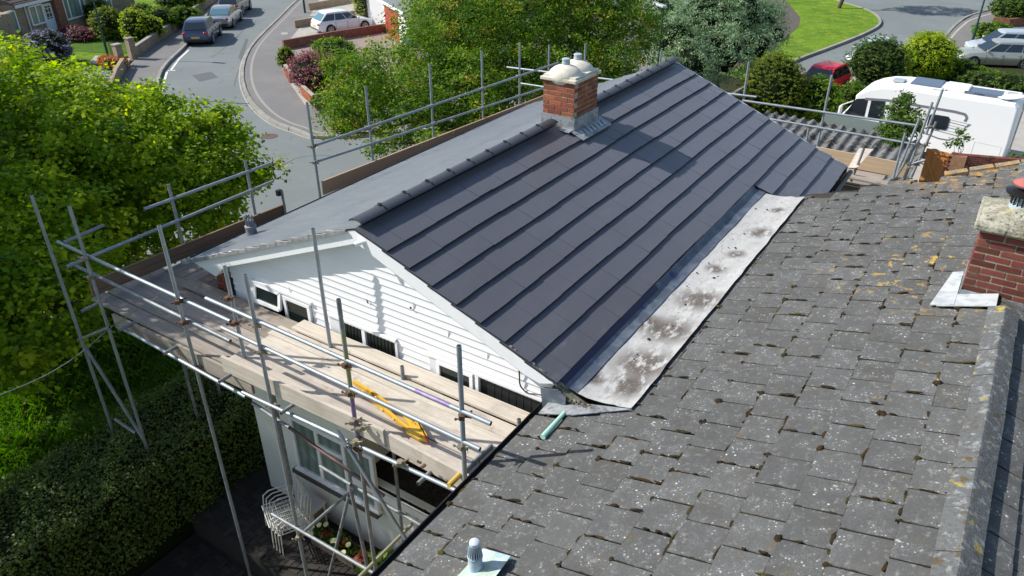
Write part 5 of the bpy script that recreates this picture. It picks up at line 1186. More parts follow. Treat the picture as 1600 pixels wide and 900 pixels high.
bush('conifer_bush', 'cream and green upright conifer beside the white house', PZ(572, 40, G2), (.75, .75, 1.75), 8000, .10, L_cream)
bush('purple_maple', 'domed purple-leaved bush at the corner of the footway', PZ(497, 138, G2), (1.50, 1.35, .95), 16000, .085, L_purple, clump=.13, shell=.85, extra=[((1.6, .6, .9), (1.0, .9, .6))])
bush('corner_bush', 'small olive green bush beside the purple-leaved bush', PZ(450, 108, G2), (.55, .5, .62), 2500, .10, L_yew)
bush('drive_shrub', 'green shrub beside the brown wall below the white car', PZ(525, 92, G2), (1.6, 1.0, .6), 5000, .11, L_mid)
bush('front_bed_shrub', 'dark green shrub inside the low orange brick wall', PZ(530, 172, G2), (1.3, 1.0, .45), 4500, .11, L_dark, extra=[((-.6, -.3, .4), (.7, .6, .35))])

# ------------------------------------------------------------------ plots, walls, drives
G1 = Z0+.11
slab('front_lawn', px((100, 70), (70, 110), (120, 105), (205, 90), (260, 55), (330, 5), (330, -30), (150, 20)), G1, verge, .12)
slab('front_lawn', px((108, 82), (185, 88), (207, 84), (196, 60), (150, 50), (120, 66)), G1+.02, turf, .05)
slab('garden_path', px((150, 90), (205, 95), (200, 107), (140, 102)), G1+.03, concrete, .05)
def wallrun(name, label, pts, h, th, m, cat='garden wall', group=None, cap=None, z=Z0+.08):
    t = thing(name, label, cat, pts[0], group=group)
    mb = MB()
    for a, b in zip(pts[:-1], pts[1:]): mb.bar(Vector((a.x, a.y, z+h/2)), Vector((b.x, b.y, z+h/2)), th, h)
    mb.build('wall', m, t)
    if cap:
        mb = MB()
        for a, b in zip(pts[:-1], pts[1:]): mb.bar(Vector((a.x, a.y, z+h+.02)), Vector((b.x, b.y, z+h+.02)), th+.04, .045)
        mb.build('coping', cap, t)
    return t
wallrun('garden_wall', 'long low brown brick wall between the left footway and the lawns', px((212, 92), (262, 57), (328, 10), (355, -10)), .62, .22, brickwall, cap=kerbm)
wallrun('garden_wall', 'short brown brick wall below the iron gate on the left', px((196, 110), (185, 128), (178, 150)), .65, .22, brickwall)
for (u, v, l) in ((209, 92, 'brown brick gate pier right of the iron gate'), (190, 103, 'brown brick gate pier left of the iron gate')):
    c = PZ(u, v, Z0+.1); t = thing('gate_pier', l, 'gate pier', c, group='gate piers of the left garden'); MB().bb((c.x-.2, c.y-.2, c.z), (c.x+.2, c.y+.2, c.z+1.25)).build('pier', brickwall, t); MB().bb((c.x-.24, c.y-.24, c.z+1.25), (c.x+.24, c.y+.24, c.z+1.31)).build('coping', kerbm, t)
a, b = PZ(174, 88, Z0+.1), PZ(188, 90, Z0+.1); t = thing('iron_gate', 'small black wrought iron gate on the left garden path', 'gate', a)
for i in range(9): q = a.lerp(b, i/8); MB().tube(q, q+Vector((0, 0, .95+.1*math.sin(i/8*math.pi))), .014, 5).build('gate_bar', blackpl, t)
for z in (.1, .85): MB().tube(a+Vector((0, 0, z)), b+Vector((0, 0, z)), .016, 5).build('gate_rail', blackpl, t)
# right-hand drives
slab('driveway', px((440, 112), (466, 66), (640, 48), (700, 70), (640, 150), (480, 150)), G1, drive_b, .1)
slab('driveway', px((455, 62), (482, 30), (640, 12), (640, 52), (470, 72)), G1+.01, concrete, .1)
slab('driveway', px((484, 28), (505, -8), (640, -20), (640, 10)), G1+.008, concrete, .1)
slab('front_path', px((453, 132), (478, 168), (560, 160), (560, 125)), G1+.02, concrete, .08)
wallrun('drive_wall', 'brown drive wall nearest the purple bush, along the white car', px((444, 80), (520, 66), (620, 50)), .62, .20, brickwall_r, group='drive walls')
wallrun('drive_wall', 'brown drive wall behind the white car', px((461, 46), (520, 36), (563, 28)), .55, .20, brickwall, group='drive walls')
wallrun('drive_wall', 'farthest brown drive wall towards the top of the street', px((483, 18), (560, 4), (600, -4)), .55, .20, brickwall, group='drive walls')
def orange_wall(label, pts, h=.55):
    t = thing('orange_brick_wall', label, 'garden wall', pts[0], group='low orange brick walls by the footway')
    mb = MB()
    for a, b in zip(pts[:-1], pts[1:]): mb.bar(Vector((a.x, a.y, Z0+.1+h/2)), Vector((b.x, b.y, Z0+.1+h/2)), .20, h)
    mb.build('mortar', mortar, t); bl = MB().box((0, 0, 0), (.43, .235, .062)).mesh('brick_course', brick_o)
    for a, b in zip(pts[:-1], pts[1:]):
        L = (b-a).length; d = (b-a).normalized(); n_ = max(1, int(L/.44)); ang = math.atan2(d.y, d.x)
        for r in range(7):
            for i in range(n_):
                s = (i+.5)*L/n_; inst('brick', bl, Matrix.Translation((a.x+d.x*s, a.y+d.y*s, Z0+.1+.04+r*.077)) @ Matrix.Rotation(ang, 4, 'Z'), t)
orange_wall('low orange brick wall at the corner of the footway below the purple bush', px((448, 118), (457, 133)))
orange_wall('low orange brick wall nearest the roof, beside the leafy tree', px((475, 152), (500, 176), (516, 170)))
MB()
# white house with red garage door
wh = thing('white_house', 'white rendered house with a red garage door half hidden by the leafy tree', 'house', PZ(600, 45))
p0, p1 = PZ(580, 47), PZ(640, 90)
A = PZ(577, 45); 
def wallbox(parent, name, a, b, depth, h, m, z=Z0+.1):
    d = (b-a).normalized(); n = Vector((-d.y, d.x, 0)); mb = MB(); A0 = Vector((a.x, a.y, z)); B0 = Vector((b.x, b.y, z)); mb.prism([A0, B0, B0+n*depth, A0+n*depth], (0, 0, h)); return mb.build(name, m, parent), d, n
a0, b0 = PZ(578, 47), PZ(603, 50)
wallbox(wh, 'wall', PZ(577, 46), PZ(602, 50), 6.0, 2.9, whitewall)
mb = MB(); q = PZ(577, 46); mb.tube((q.x-.05, q.y-.1, Z0), (q.x-.05, q.y-.1, Z0+2.8), .05, 8); mb.build('downpipe', blackpl, wh)
o_, d_, n_ = wallbox(wh, 'garage_wall', PZ(602, 52), PZ(640, 78), 5.5, 2.25, whitewall)
A0 = PZ(602, 52); B0 = PZ(640, 78)
mb = MB(); z = Z0+2.35; mb.prism([Vector((A0.x, A0.y, z))-n_*.25-d_*.2, Vector((B0.x, B0.y, z))-n_*.25, Vector((B0.x, B0.y, z))+n_*5.6, Vector((A0.x, A0.y, z))+n_*5.6-d_*.2], (0, 0, .06)); mb.build('flat_roof', flatroof, wh)
mb = MB(); mb.bar(Vector((A0.x, A0.y, z-.06))-n_*.27-d_*.2, Vector((B0.x, B0.y, z-.06))-n_*.27, .03, .20); mb.build('fascia', upvc, wh)
mb = MB(); L = (B0-A0).length; mb.bar(Vector((A0.x, A0.y, Z0+1.1))-n_*.03+d_*.45, Vector((A0.x, A0.y, Z0+1.1))-n_*.03+d_*(L*.62), .05, 2.0); mb.build('garage_door', redpaint, wh)
o_, d2_, n2_ = wallbox(wh, 'upper_wall', PZ(595, 28), PZ(700, 30), 7, 4.8, whitewall)
mb = MB(); A1, B1 = PZ(600, 24), PZ(720, 26)
mb.prism([Vector((A1.x-.4, A1.y-.4, Z0+4.9)), Vector((B1.x, B1.y-.4, Z0+4.9)), Vector((B1.x, B1.y+7, Z0+6.6)), Vector((A1.x-.4, A1.y+7, Z0+6.6))], (0, 0, .15)); mb.build('roof', darkroof, wh)
q = PZ(643, 74, Z0+.1); tag(MB().blob(q+Vector((0, 0, .35)), (.55, .35, .35), 10, 6, .4, .15).build('blue_cover', bluepl), 'bright blue tarpaulin bundle glimpsed through the leafy tree', 'tarpaulin')
# left bungalow
bg_ = thing('brick_bungalow', 'brown brick bungalow with white framed windows behind the left lawn', 'house', PZ(60, 62))
W0, W1 = PZ(40, 70), PZ(214, 17); d = (W1-W0).normalized(); nO = Vector((d.y, -d.x, 0)); base = Vector((W0.x, W0.y, Z0+.1)); L = (W1-W0).length
def bw(s, out, z): return base+d*s+nO*out+Vector((0, 0, z))
mb = MB(); mb.prism([bw(0, 0, 0), bw(L, 0, 0), bw(L, -7, 0), bw(0, -7, 0)], (0, 0, 2.45)); mb.build('wall', brickwall, bg_)
mb = MB(); mb.prism([bw(-.4, .45, 2.45), bw(L, .45, 2.45), bw(L, -4, 3.9), bw(-.4, -4, 3.9)], (0, 0, .12)); mb.build('roof', darkroof, bg_)
mb = MB(); mb.bar(bw(-.4, .46, 2.42), bw(L*.62, .46, 2.42), .03, .2); mb.build('fascia', upvcd, bg_)
for i in range(9):
    t = i/9*.9+.05; MB().bar(bw(-.4, .45-4.45*t, 2.58+1.45*t), bw(L, .45-4.45*t, 2.58+1.45*t), .06, .03).build('roof_course', darkroof, bg_)
def fwin(u0, v0, u1, v1, mulls, sill=True, z0=None, z1=None):
    # left/right edges from the picture on the wall plane
    def hit(u, v):
        dr = Vector(ray(u, v)); c = Vector(CAM); t = (base-c).dot(nO)/dr.dot(nO); return c+dr*t
    a, b = hit(u0, v0), hit(u1, v1); s0, s1 = (a-base).dot(d), (b-base).dot(d)
    za, zb = (z0 if z0 is not None else min(a.z, b.z)-Z0-.1), (z1 if z1 is not None else max(a.z, b.z)-Z0-.1)
    f = MB(); w_ = .09
    f.bar(bw(s0, .04, zb), bw(s1, .04, zb), .1, w_); f.bar(bw(s0, .04, za), bw(s1, .04, za), .1, w_)
    for k in [0]+list(mulls)+[1]: s = s0+(s1-s0)*k; f.bar(bw(s, .045, za), bw(s, .045, zb), .1, w_, up=d)
    o = f.build('window', upvc, bg_)
    ks = [0]+list(mulls)+[1]
    for k0, k1 in zip(ks[:-1], ks[1:]): g = MB(); g.prism([bw(s0+(s1-s0)*k0, .02, za), bw(s0+(s1-s0)*k1, .02, za), bw(s0+(s1-s0)*k1, .02, zb), bw(s0+(s1-s0)*k0, .02, zb)], nO*.01); g.build('pane', glassg, o)
    return s0, s1
fwin(52, 42, 66, 18, (.5,), z0=.95, z1=2.15); fwin(106, 36, 130, 2, (.22, .78), z0=.7, z1=2.25); fwin(151, 12, 170, -6, (.3, .7), z0=.7, z1=2.2); fwin(2, 48, 24, 28, (.4,), z0=.9, z1=2.15)
def hitw(u, v):
    dr = Vector(ray(u, v)); c = Vector(CAM); t = (base-c).dot(nO)/dr.dot(nO); return (c+dr*t-base).dot(d)
s = hitw(83, 50); mb = MB(); mb.bar(bw(s, .03, 0), bw(s, .03, 2.1), .1, .95, up=d); dr_ = mb.build('door', mat('pale_blue_door', (.52, .60, .66), .5), bg_)
MB().bar(bw(s, .085, 1.1), bw(s, .085, 1.95), .02, .55, up=d).build('door_glass', glassd, dr_); 
for i in range(3): MB().bar(bw(s-.28+.28*i, .10, 1.1), bw(s-.28+.28*i, .10, 1.95), .02, .03, up=d).build('glazing_bar', upvc, dr_)
for i in range(3): MB().bar(bw(s-.28, .10, 1.2+.3*i), bw(s+.28, .10, 1.2+.3*i), .02, .03).build('glazing_bar', upvc, dr_)
mb = MB(); mb.prism([bw(s+.55, .0, 0), bw(s+1.35, .0, 0), bw(s+1.35, .35, 0), bw(s+.55, .35, 0)], (0, 0, 2.45)); mb.build('porch_pier', brickwall_r, bg_)
mb = MB(); mb.tube(bw(hitw(47, 45), .08, 0), bw(hitw(47, 45), .08, 2.4), .05, 6); mb.build('downpipe', upvcd, bg_)
gr = thing('flat_roofed_garage', 'grey flat roofed garage with white fascia at the top left edge', 'garage', PZ(0, 75))
ga = PZ(-40, 92, Z0+.1); gb_ = PZ(34, 74, Z0+.1); dg = (gb_-ga).normalized(); ng = Vector((dg.y, -dg.x, 0))
mb = MB(); mb.prism([ga, gb_, gb_-ng*5, ga-ng*5], (0, 0, 2.2)); mb.build('wall', brickwall, gr)
up_ = Vector((0, 0, 2.25)); mb = MB(); mb.prism([ga+ng*.3+up_, gb_+ng*.3-dg*1.0+up_, gb_-ng*5-dg*1+up_, ga-ng*5+up_], (0, 0, .1)); mb.build('roof', flatroof, gr)
mb = MB(); mb.bar(ga+ng*.32+up_, gb_+ng*.32-dg*1.0+up_, .03, .22); mb.build('fascia', upvc, gr)
# ------------------------------------------------------------------ lamp posts
def lamp(label, base, h, lean=(0, 0), head=None):
    t = thing('street_lamp', label, 'lamp post', base, group='green street lamp posts'); b = Vector(base); top = b+Vector((0, 0, h))
    MB().tube(b, b+Vector((0, 0, 1.4)), .09, 10, .085).build('base_section', lampgreen, t, smooth=40)
    MB().tube(b+Vector((0, 0, 1.4)), top, .06, 10, .038).build('column', lampgreen, t, smooth=40)
    if head is not None:
        hd_ = Vector(head); mb = MB(); mb.bar(top-hd_*.1, top+hd_*.75, .26, .10); mb.build('lamp_head', lampgrey, t, bevel=.03); MB().bar(top+hd_*.1+Vector((0, 0, -.06)), top+hd_*.65+Vector((0, 0, -.06)), .18, .03).build('diffuser', skylight, t)
lamp('tall green lamp post on the left lawn side, before the bungalow', PZ(170, 92), 6.2, head=(1, .3, 0))
lamp('green lamp post standing by the drives at the top of the street', PZ(477, 22), 6.0, head=(-1, -.3, 0))
bR = PX(1033, 30, -11.0); c = AT(1037, 10, 33.0); lamp('slim lamp post with a pale flat head in front of the silvery tree', (c.x, c.y, Z0), c.z-Z0, head=(-.8, .35, .08))
lamp('green lamp post on the far footway left of the pale estate car', PZ(1517, 72), 6.3, head=(-1, .2, 0))

# ------------------------------------------------------------------ vehicles
STY = {
 'hatch': dict(belt=[(-.5, .30), (-.492, .50), (-.47, .60), (-.30, .615), (.16, .595), (.22, .60), (.36, .545), (.45, .47), (.485, .38), (.5, .28)], gh=(-.465, -.33, .06, .245)),
 'suv': dict(belt=[(-.5, .30), (-.495, .52), (-.48, .63), (-.30, .64), (.18, .615), (.25, .61), (.40, .56), (.47, .48), (.495, .38), (.5, .28)], gh=(-.478, -.35, .06, .250)),
 'sedan': dict(belt=[(-.5, .32), (-.495, .56), (-.45, .64), (-.34, .64), (.16, .62), (.24, .615), (.40, .55), (.47, .47), (.495, .38), (.5, .28)], gh=(-.37, -.20, .05, .245)),
 'estate': dict(belt=[(-.5, .32), (-.495, .54), (-.48, .62), (-.30, .625), (.14, .61), (.22, .61), (.38, .56), (.46, .48), (.495, .38), (.5, .28)], gh=(-.480, -.42, .05, .21)),
 'mpv': dict(belt=[(-.5, .32), (-.495, .50), (-.48, .58), (-.30, .585), (.20, .565), (.30, .55), (.42, .49), (.48, .42), (.495, .35), (.5, .28)], gh=(-.48, -.43, .12, .31)),
}
def car(name, label, loc, heading, L, W, H, pm_, style='hatch', glass=None, rearglass=None, plate=True, group=None):
    S = STY[style]; glass = glass or carglass
    t = thing(name, label, 'car', loc, heading, group=group); LOC[t.name] = Vector((0, 0, 0)); hw = W/2; zb = .20
    bx = [p[0]*L for p in S['belt']]; bz = [p[1]*H for p in S['belt']]
    def belt(x): return float(np.interp(x, bx, bz))
    xs = sorted(set([round(v, 3) for v in bx]+[round(v*L, 3) for v in (-.44, -.38, -.2, -.1, 0, .1, .3, .33, .42)]))
    def taper(x): k = abs(x)/(L/2); return 1-.02*k-.16*max(0, (k-.78)/.22)**2
    mb = MB(); ring = []; rings = []
    for x in xs:
        h = belt(x); w_ = hw*taper(x); z1 = zb if abs(x) < L*.47 else zb+.12
        pts = [(-w_*.90, z1), (-w_*.985, z1+.12), (-w_, zb+(h-zb)*.55), (-w_*.975, zb+(h-zb)*.80), (-w_*.91, h-.015), (-w_*.80, h+.012), (0, h+.035)]
        pts = pts+[(-a, b) for a, b in pts[-2::-1]]; rings.append([Vector((x, a, b)) for a, b in pts])
    n = len(rings[0]); vs = [p for r_ in rings for p in r_]; fs = []
    for j in range(len(rings)-1):
        for i in range(n-1): fs.append((j*n+i, j*n+i+1, (j+1)*n+i+1, (j+1)*n+i))
        fs.append((j*n+n-1, j*n, (j+1)*n, (j+1)*n+n-1))
    fs += [tuple(range(n))[::-1], tuple(range((len(rings)-1)*n, len(rings)*n))]
    mb.add(vs, fs); body = mb.build('body', pm_, t, smooth=38)
    x1, x2, x3, x4 = [g*L for g in S['gh']]; zw1, zw4 = belt(x1)+.01, belt(x4)+.02; zr = H
    wb, wr = hw*.88, hw*.70
    def gpt(x, s, z): # width tapers with height
        return Vector((x, s*(wb+(wr-wb)*(z-zw1)/(zr-zw1)), z))
    xm = (x2+x3)/2
    mb = MB(); vs = []
    prof_ = [(x1, zw1-.04), (x2, zr-.05), (x2+.12, zr-.012), (xm, zr), (x3-.12, zr-.02), (x3, zr-.06), (x4, zw4-.05)]
    for x, z in prof_:
        for s in (-1, -.6, .6, 1):
            q = gpt(x, s/abs(s), z) if abs(s) == 1 else gpt(x, s, z)+Vector((0, 0, .022 if z > zr-.1 else 0)); vs.append(q)
    k = 4; fs = [(j*k+i, j*k+i+1, (j+1)*k+i+1, (j+1)*k+i) for j in range(len(prof_)-1) for i in range(k-1)]
    for s in (0, 3): fs.append(tuple(j*k+s for j in range(len(prof_))))
    fs.append((0, 1, 2, 3)+tuple(range((len(prof_)-1)*k+3, (len(prof_)-1)*k-1, -1)))
    mb.add(vs, fs); mb.build('roof', pm_, t, smooth=35)
    # glass
    def quad(nm, pts, m, off): g = MB(); nrm = (pts[1]-pts[0]).cross(pts[-1]-pts[0]).normalized(); nrm = nrm if nrm.dot(off) > 0 else -nrm; g.prism([p+nrm*.004 for p in pts], nrm*.006); return g.build(nm, m, t)
    def lerp_edge(xa, za, xb, zb_, f): return xa+(xb-xa)*f, za+(zb_-za)*f
    a = lerp_edge(x4, zw4, x3, zr-.06, .06); b = lerp_edge(x4, zw4, x3, zr-.06, .93)
    quad('windscreen', [gpt(a[0], -.93, a[1]), gpt(a[0], .93, a[1]), gpt(b[0], .92, b[1]), gpt(b[0], -.92, b[1])], glass, Vector((1, 0, .5)))
    a = lerp_edge(x1, zw1, x2, zr-.05, .12); b = lerp_edge(x1, zw1, x2, zr-.05, .90)
    quad('rear_window', [gpt(a[0], -.88, a[1]), gpt(a[0], .88, a[1]), gpt(b[0], .88, b[1]), gpt(b[0], -.88, b[1])], rearglass or glass, Vector((-1, 0, .4)))
    zt, zl = zr-.11, max(zw1, zw4)+.03
    fr = lambda z: x4+(x3-x4)*(z-zw4)/(zr-.06-zw4)-.09
    re = lambda z: x1+(x2-x1)*(z-zw1)/(zr-.05-zw1)+.10
    cuts = [0, .36, .68, 1] if style in ('estate', 'mpv', 'suv', 'hatch') else [0, .5, 1]
    for s in (-1, 1):
        for c0, c1 in zip(cuts[:-1], cuts[1:]):
            g0, g1 = c0+.012, c1-.012
            pts = [gpt(re(zl)+(fr(zl)-re(zl))*g0, s, zl), gpt(re(zl)+(fr(zl)-re(zl))*g1, s, zl), gpt(re(zt)+(fr(zt)-re(zt))*g1, s, zt), gpt(re(zt)+(fr(zt)-re(zt))*g0, s, zt)]
            quad('side_window', pts, glass, Vector((0, s, .2)))
        # door seams and handles
        for f in cuts[1:]:
            x = re(zl)+(fr(zl)-re(zl))*f; w_ = hw*taper(x); MB().bb((x-.006, s*w_*1.0-.006, zb+.12), (x+.006, s*w_+.006 if s > 0 else s*w_+.006, belt(x)*.9)).build('door_seam', blackpl, t)
        for f in cuts[1:-1]: x = re(zl)+(fr(zl)-re(zl))*f+.10; MB().box((x, s*(hw*.985+.008), belt(x)*.84), (.16, .03, .03)).build('door_handle', pm_, t)
        xm_ = fr(zl)-.02; MB().box((xm_, s*(wb+.10), zl+.05), (.12, .18, .11)).build('wing_mirror', pm_, t, bevel=.02)
        rw = .315 if style != 'suv' else .35
        for x in (-L*.295, L*.31):
            MB().tube((x, s*(hw*.55), rw+.0), (x, s*(hw*taper(x)+.006), rw+.01), rw+.055, 22).build('wheel_arch', blackpl, t)
            wl = MB(); wl.tube((x, s*(hw-.20), rw), (x, s*(hw+.012), rw), rw, 24); wl = wl.build('wheel', tyre, t, smooth=40)
            rm = MB(); rm.tube((x, s*(hw+.01), rw), (x, s*(hw+.016), rw), rw*.64, 18)
            rm.build('hub_recess', blackpl, wl)
            sp_ = MB()
            for i in range(5):
                an = i*2*math.pi/5; sp_.bar((x, s*(hw+.02), rw), (x+rw*.62*math.cos(an), s*(hw+.02), rw+rw*.62*math.sin(an)), .02, .07, up=(-math.sin(an), 0, math.cos(an)))
            for i in range(18):
                a0, a1 = i*math.pi/9, (i+1)*math.pi/9; sp_.bar((x+rw*.63*math.cos(a0), s*(hw+.018), rw+rw*.63*math.sin(a0)), (x+rw*.63*math.cos(a1), s*(hw+.018), rw+rw*.63*math.sin(a1)), .02, .04, up=(math.cos(a0), 0, math.sin(a0)))
            sp_.build('rim', rim, wl)
        xh = L*.468; hwx = hw*taper(xh); MB().blob((xh, s*(hwx-.17), belt(L*.45)*.93-.04), (.14, .19, .085), 12, 7).build('headlight', chrome, t, smooth=60)
        xt = -L*.487; hwx = hw*taper(xt); MB().blob((xt, s*(hwx-.12), belt(xt)*.93), (.06, .17, .085), 12, 7).build('tail_light', tail, t, smooth=60)
    MB().bb((-L*.5-.012, -.27, .52), (-L*.5+.03, .27, .63)).build('number_plate', plate_y, t); MB().bb((L*.5-.03, -.26, .36), (L*.5+.010, .26, .47)).build('number_plate', plate_w, t)
    MB().bb((-L*.5-.006, -hw*.7, .30), (-L*.46, hw*.7, .36)).build('bumper_strip', blackpl, t, bevel=.01); MB().bb((L*.47, -hw*.55, .26), (L*.5+.004, hw*.55, .34)).build('grille', blackpl, t, bevel=.01)
    return t
def head(a, b): d = b-a; return math.atan2(d.y, d.x)
# parked along the left kerb, seen from behind: direction of the kerb up the street
kd = head(PZ(290, 72), PZ(365, 8))
def along(u, v, fwd, left=0, z=Z0+.0): p = PZ(u, v, z); return p+Vector((math.cos(kd), math.sin(kd), 0))*fwd+Vector((-math.sin(kd), math.cos(kd), 0))*left
car('parked_car', 'slate blue crossover parked nearest on the left kerb, seen from behind', along(307, 73, 2.2), kd+.02, 4.4, 1.86, 1.56, p_blue, 'suv', group='cars parked along the left kerb')
car('parked_car', 'silver saloon parked between the blue crossover and the grey hatchback', along(343, 48, 2.4), kd-.02, 4.5, 1.78, 1.42, p_silver, 'sedan', rearglass=carglass_b, group='cars parked along the left kerb')
car('parked_car', 'grey hatchback parked farthest up the left kerb', along(360, 28, 2.3), kd-.05, 4.3, 1.80, 1.55, p_grey, 'suv', group='cars parked along the left kerb')
wc0, wc1 = PZ(500, 58), PZ(585, 47); cc_ = (wc0+wc1)/2; hh = head(wc0, wc1); nrm = Vector((-math.sin(hh), math.cos(hh), 0))
car('white_hatchback', 'white hatchback parked on the drive between the brown walls', cc_+nrm*.75+Vector((0, 0, .11)), hh, 4.3, 1.80, 1.44, p_white, 'hatch', rearglass=carglass_b)
# red car: faces the camera, bonnet to the lower left
r0 = PZ(1228, 146, Z0+.13); r1 = PZ(1315, 125, Z0+.13)
car('red_car', 'small red hatchback parked on the near side of the far road', PZ(1281, 146, Z0+.13), R(-101), 3.8, 1.68, 1.47, p_red, 'hatch')
car('pale_blue_car', 'pale blue car mostly hidden behind the dark ball bush', PZ(1360, 99, Z0), R(-104), 4.0, 1.7, 1.45, p_pale, 'hatch', glass=carglass_b)
e0, e1 = PZ(1522, 106, Z0+.1), PZ(1597, 109, Z0+.1); he = head(e1, e0); nn_ = Vector((math.sin(he), -math.cos(he), 0))
wbm = e0.lerp(e1, .5); cen = wbm+nn_*.85
car('beige_estate_car', 'champagne estate car on the drive at the right edge', cen, he, 4.6, 1.76, 1.48, p_beige, 'estate')
v0, v1 = PZ(1535, 76, Z0+.1), PZ(1600, 74, Z0+.1); hv = head(v1, v0)
car('pale_people_carrier', 'pale silver blue people carrier behind the champagne estate car', cen+Vector((.35, 2.75, 0)), he-.03, 4.4, 1.78, 1.62, p_pale, 'mpv')

# ------------------------------------------------------------------ motorhome
zr_ = -4.92; A = PZ(1360, 132.5, zr_); Bq = PZ(1594, 168, zr_); dm = (Bq-A); dm.z = 0; hm = math.atan2(-dm.y, -dm.x)
Lm, Wm, Hm = 6.25, 2.3, 2.86
rear = Bq.copy(); fwd = Vector((math.cos(hm), math.sin(hm), 0)); lft = Vector((-math.sin(hm), math.cos(hm), 0))
if lft.y > 0: pass
org = rear+fwd*(Lm/2)
side = lft if lft.dot(Vector(CAM)-rear) > 0 else -lft
org = org-side*(Wm/2); org.z = Z0+.06
mh = thing('motorhome', 'large white motorhome with grey stripes and roof solar panels parked at the right', 'motorhome', org, hm); LOC[mh.name] = Vector((0, 0, 0))
sg = 1 if side.dot(lft) > 0 else -1
prof_ = [(-Lm/2, .42), (-Lm/2-.02, 1.4), (-Lm/2+.05, Hm-.12), (-Lm/2+.2, Hm), (Lm/2-1.9, Hm), (Lm/2-1.3, Hm-.07), (Lm/2-.85, Hm-.22), (Lm/2-.5, Hm-.42), (Lm/2-.34, Hm-.56), (Lm/2-.36, Hm-.68), (Lm/2-.34, Hm-.85), (Lm/2+.05, 1.42), (Lm/2+.16, 1.15), (Lm/2+.20, .75), (Lm/2+.15, .40)]
mb = MB(); mb.prism([Vector((x, -Wm/2, z)) for x, z in prof_], (0, Wm, 0)); bd = mb.build('body', p_van, mh, smooth=30); m_ = bd.modifiers.new('bevel', 'BEVEL'); m_.width = .07; m_.segments = 4; m_.limit_method = 'ANGLE'; m_.angle_limit = R(50)
ys_ = sg*(Wm/2)
def sidepoly(nm, pts, m, out=.006, par=mh): g = MB(); g.prism([Vector((x, ys_+sg*.001, z)) for x, z in pts], (0, sg*out, 0)); return g.build(nm, m, par)
sidepoly('cab_window', [(Lm/2-.88, 1.45), (Lm/2-.06, 1.45), (Lm/2-.40, 2.16), (Lm/2-.88, 2.26)], carglass); 
sidepoly('cab_window', [(Lm/2-1.62, 1.40), (Lm/2-1.0, 1.40), (Lm/2-1.0, 2.28), (Lm/2-1.55, 2.30)], carglass)
def strip(pts, w_, m=stripe, nm='stripe'):
    g = MB()
    for a, b in zip(pts[:-1], pts[1:]): g.bar(Vector((a[0], ys_+sg*.004, a[1])), Vector((b[0], ys_+sg*.004, b[1])), .008, w_, up=(0, 0, 1) if abs(a[0]-b[0]) > abs(a[1]-b[1]) else (1, 0, 0))
    return g.build(nm, m, mh)
strip([(Lm/2-.75, 2.22), (Lm/2-1.6, 2.30), (-Lm/2+2.1, 2.28), (-Lm/2+1.72, 2.24), (-Lm/2+1.62, 2.12), (-Lm/2+1.66, 1.96)], .10)
strip([(Lm/2-3.0, 1.30), (-Lm/2+2.4, 1.12), (-Lm/2+2.05, 1.12), (-Lm/2+1.86, 1.26)], .05)
g = MB(); g.bb((-.42, -.02, 0), (.42, .02, .62)); sidewin = MB(); xw, zw = PZ, None
sidepoly('side_window', [(Lm/2-4.05+.07, 1.50), (Lm/2-3.30-.07, 1.50), (Lm/2-3.30, 1.57), (Lm/2-3.30, 1.98), (Lm/2-3.37, 2.05), (Lm/2-3.98, 2.05), (Lm/2-4.05, 1.98), (Lm/2-4.05, 1.57)], carglass, .025)
for i, (x, z) in enumerate(((-1.02, 1.86), (-.93, 1.65), (-.80, 1.43))):
    strip([(x+.25, z), (x-.58, z-.08)], .022, stripe, 'emblem_line'); strip([(x+.20, z+.09), (x-.66, z+.02)], .010, stripe, 'emblem_line'); sidepoly('emblem_block', [(x+.32, z-.02), (x+.18, z-.02), (x+.08, z+.10), (x+.22, z+.10)], stripe); sidepoly('emblem_block', [(x-.50, z-.10), (x-.60, z-.11), (x-.70, z+.03), (x-.60, z+.03)], stripe)
strip([(-2.0, 1.25), (-2.95, 1.22)], .012, upvcd, 'locker_line'); strip([(-2.0, 1.25), (-2.0, .55)], .012, upvcd, 'locker_line'); strip([(-2.95, 1.22), (-2.95, .5)], .012, upvcd, 'locker_line')
for x in (-2.75, -2.82): MB().tube((x, ys_, .62), (x, ys_+sg*.02, .62), .03, 8).build('locker_catch', blackpl, mh)
for x in (Lm/2-1.0, -Lm/2+2.4):
    for s in (-1, 1):
        MB().tube((x, s*(Wm/2-.3), .40), (x, s*(Wm/2+.004), .42), .40, 24).build('wheel_arch', blackpl, mh); wl = MB().tube((x, s*(Wm/2-.28), .34), (x, s*(Wm/2+.01), .34), .34, 24).build('wheel', tyre, mh); MB().tube((x, s*(Wm/2+.01), .34), (x, s*(Wm/2+.02), .34), .2, 18).build('rim', rim, wl)
mb = MB(); mb.prism([(Lm/2-.28, -Wm/2+.15, Hm-.98), (Lm/2+.055, -Wm/2+.15, 1.44), (Lm/2+.055, Wm/2-.15, 1.44), (Lm/2-.28, Wm/2-.15, Hm-.98)], (.02, 0, .012)); mb.build('windscreen', carglass, mh)
mb = MB(); mb.box((Lm/2+.10, ys_+sg*.20, 1.62), (.12, .22, .42)); mb.build('wing_mirror', p_van, mh, bevel=.04)
mb = MB(); mb.tube((Lm/2-.3, ys_, 2.05), (Lm/2+.10, ys_+sg*.2, 1.85), .025, 8); mb.build('mirror_arm', p_van, mh)
def roofbox(nm, x0, x1, y0, y1, h, m, bev=.02): return MB().bb((x0, y0, Hm+.0), (x1, y1, Hm+h)).build(nm, m, mh, bevel=bev)
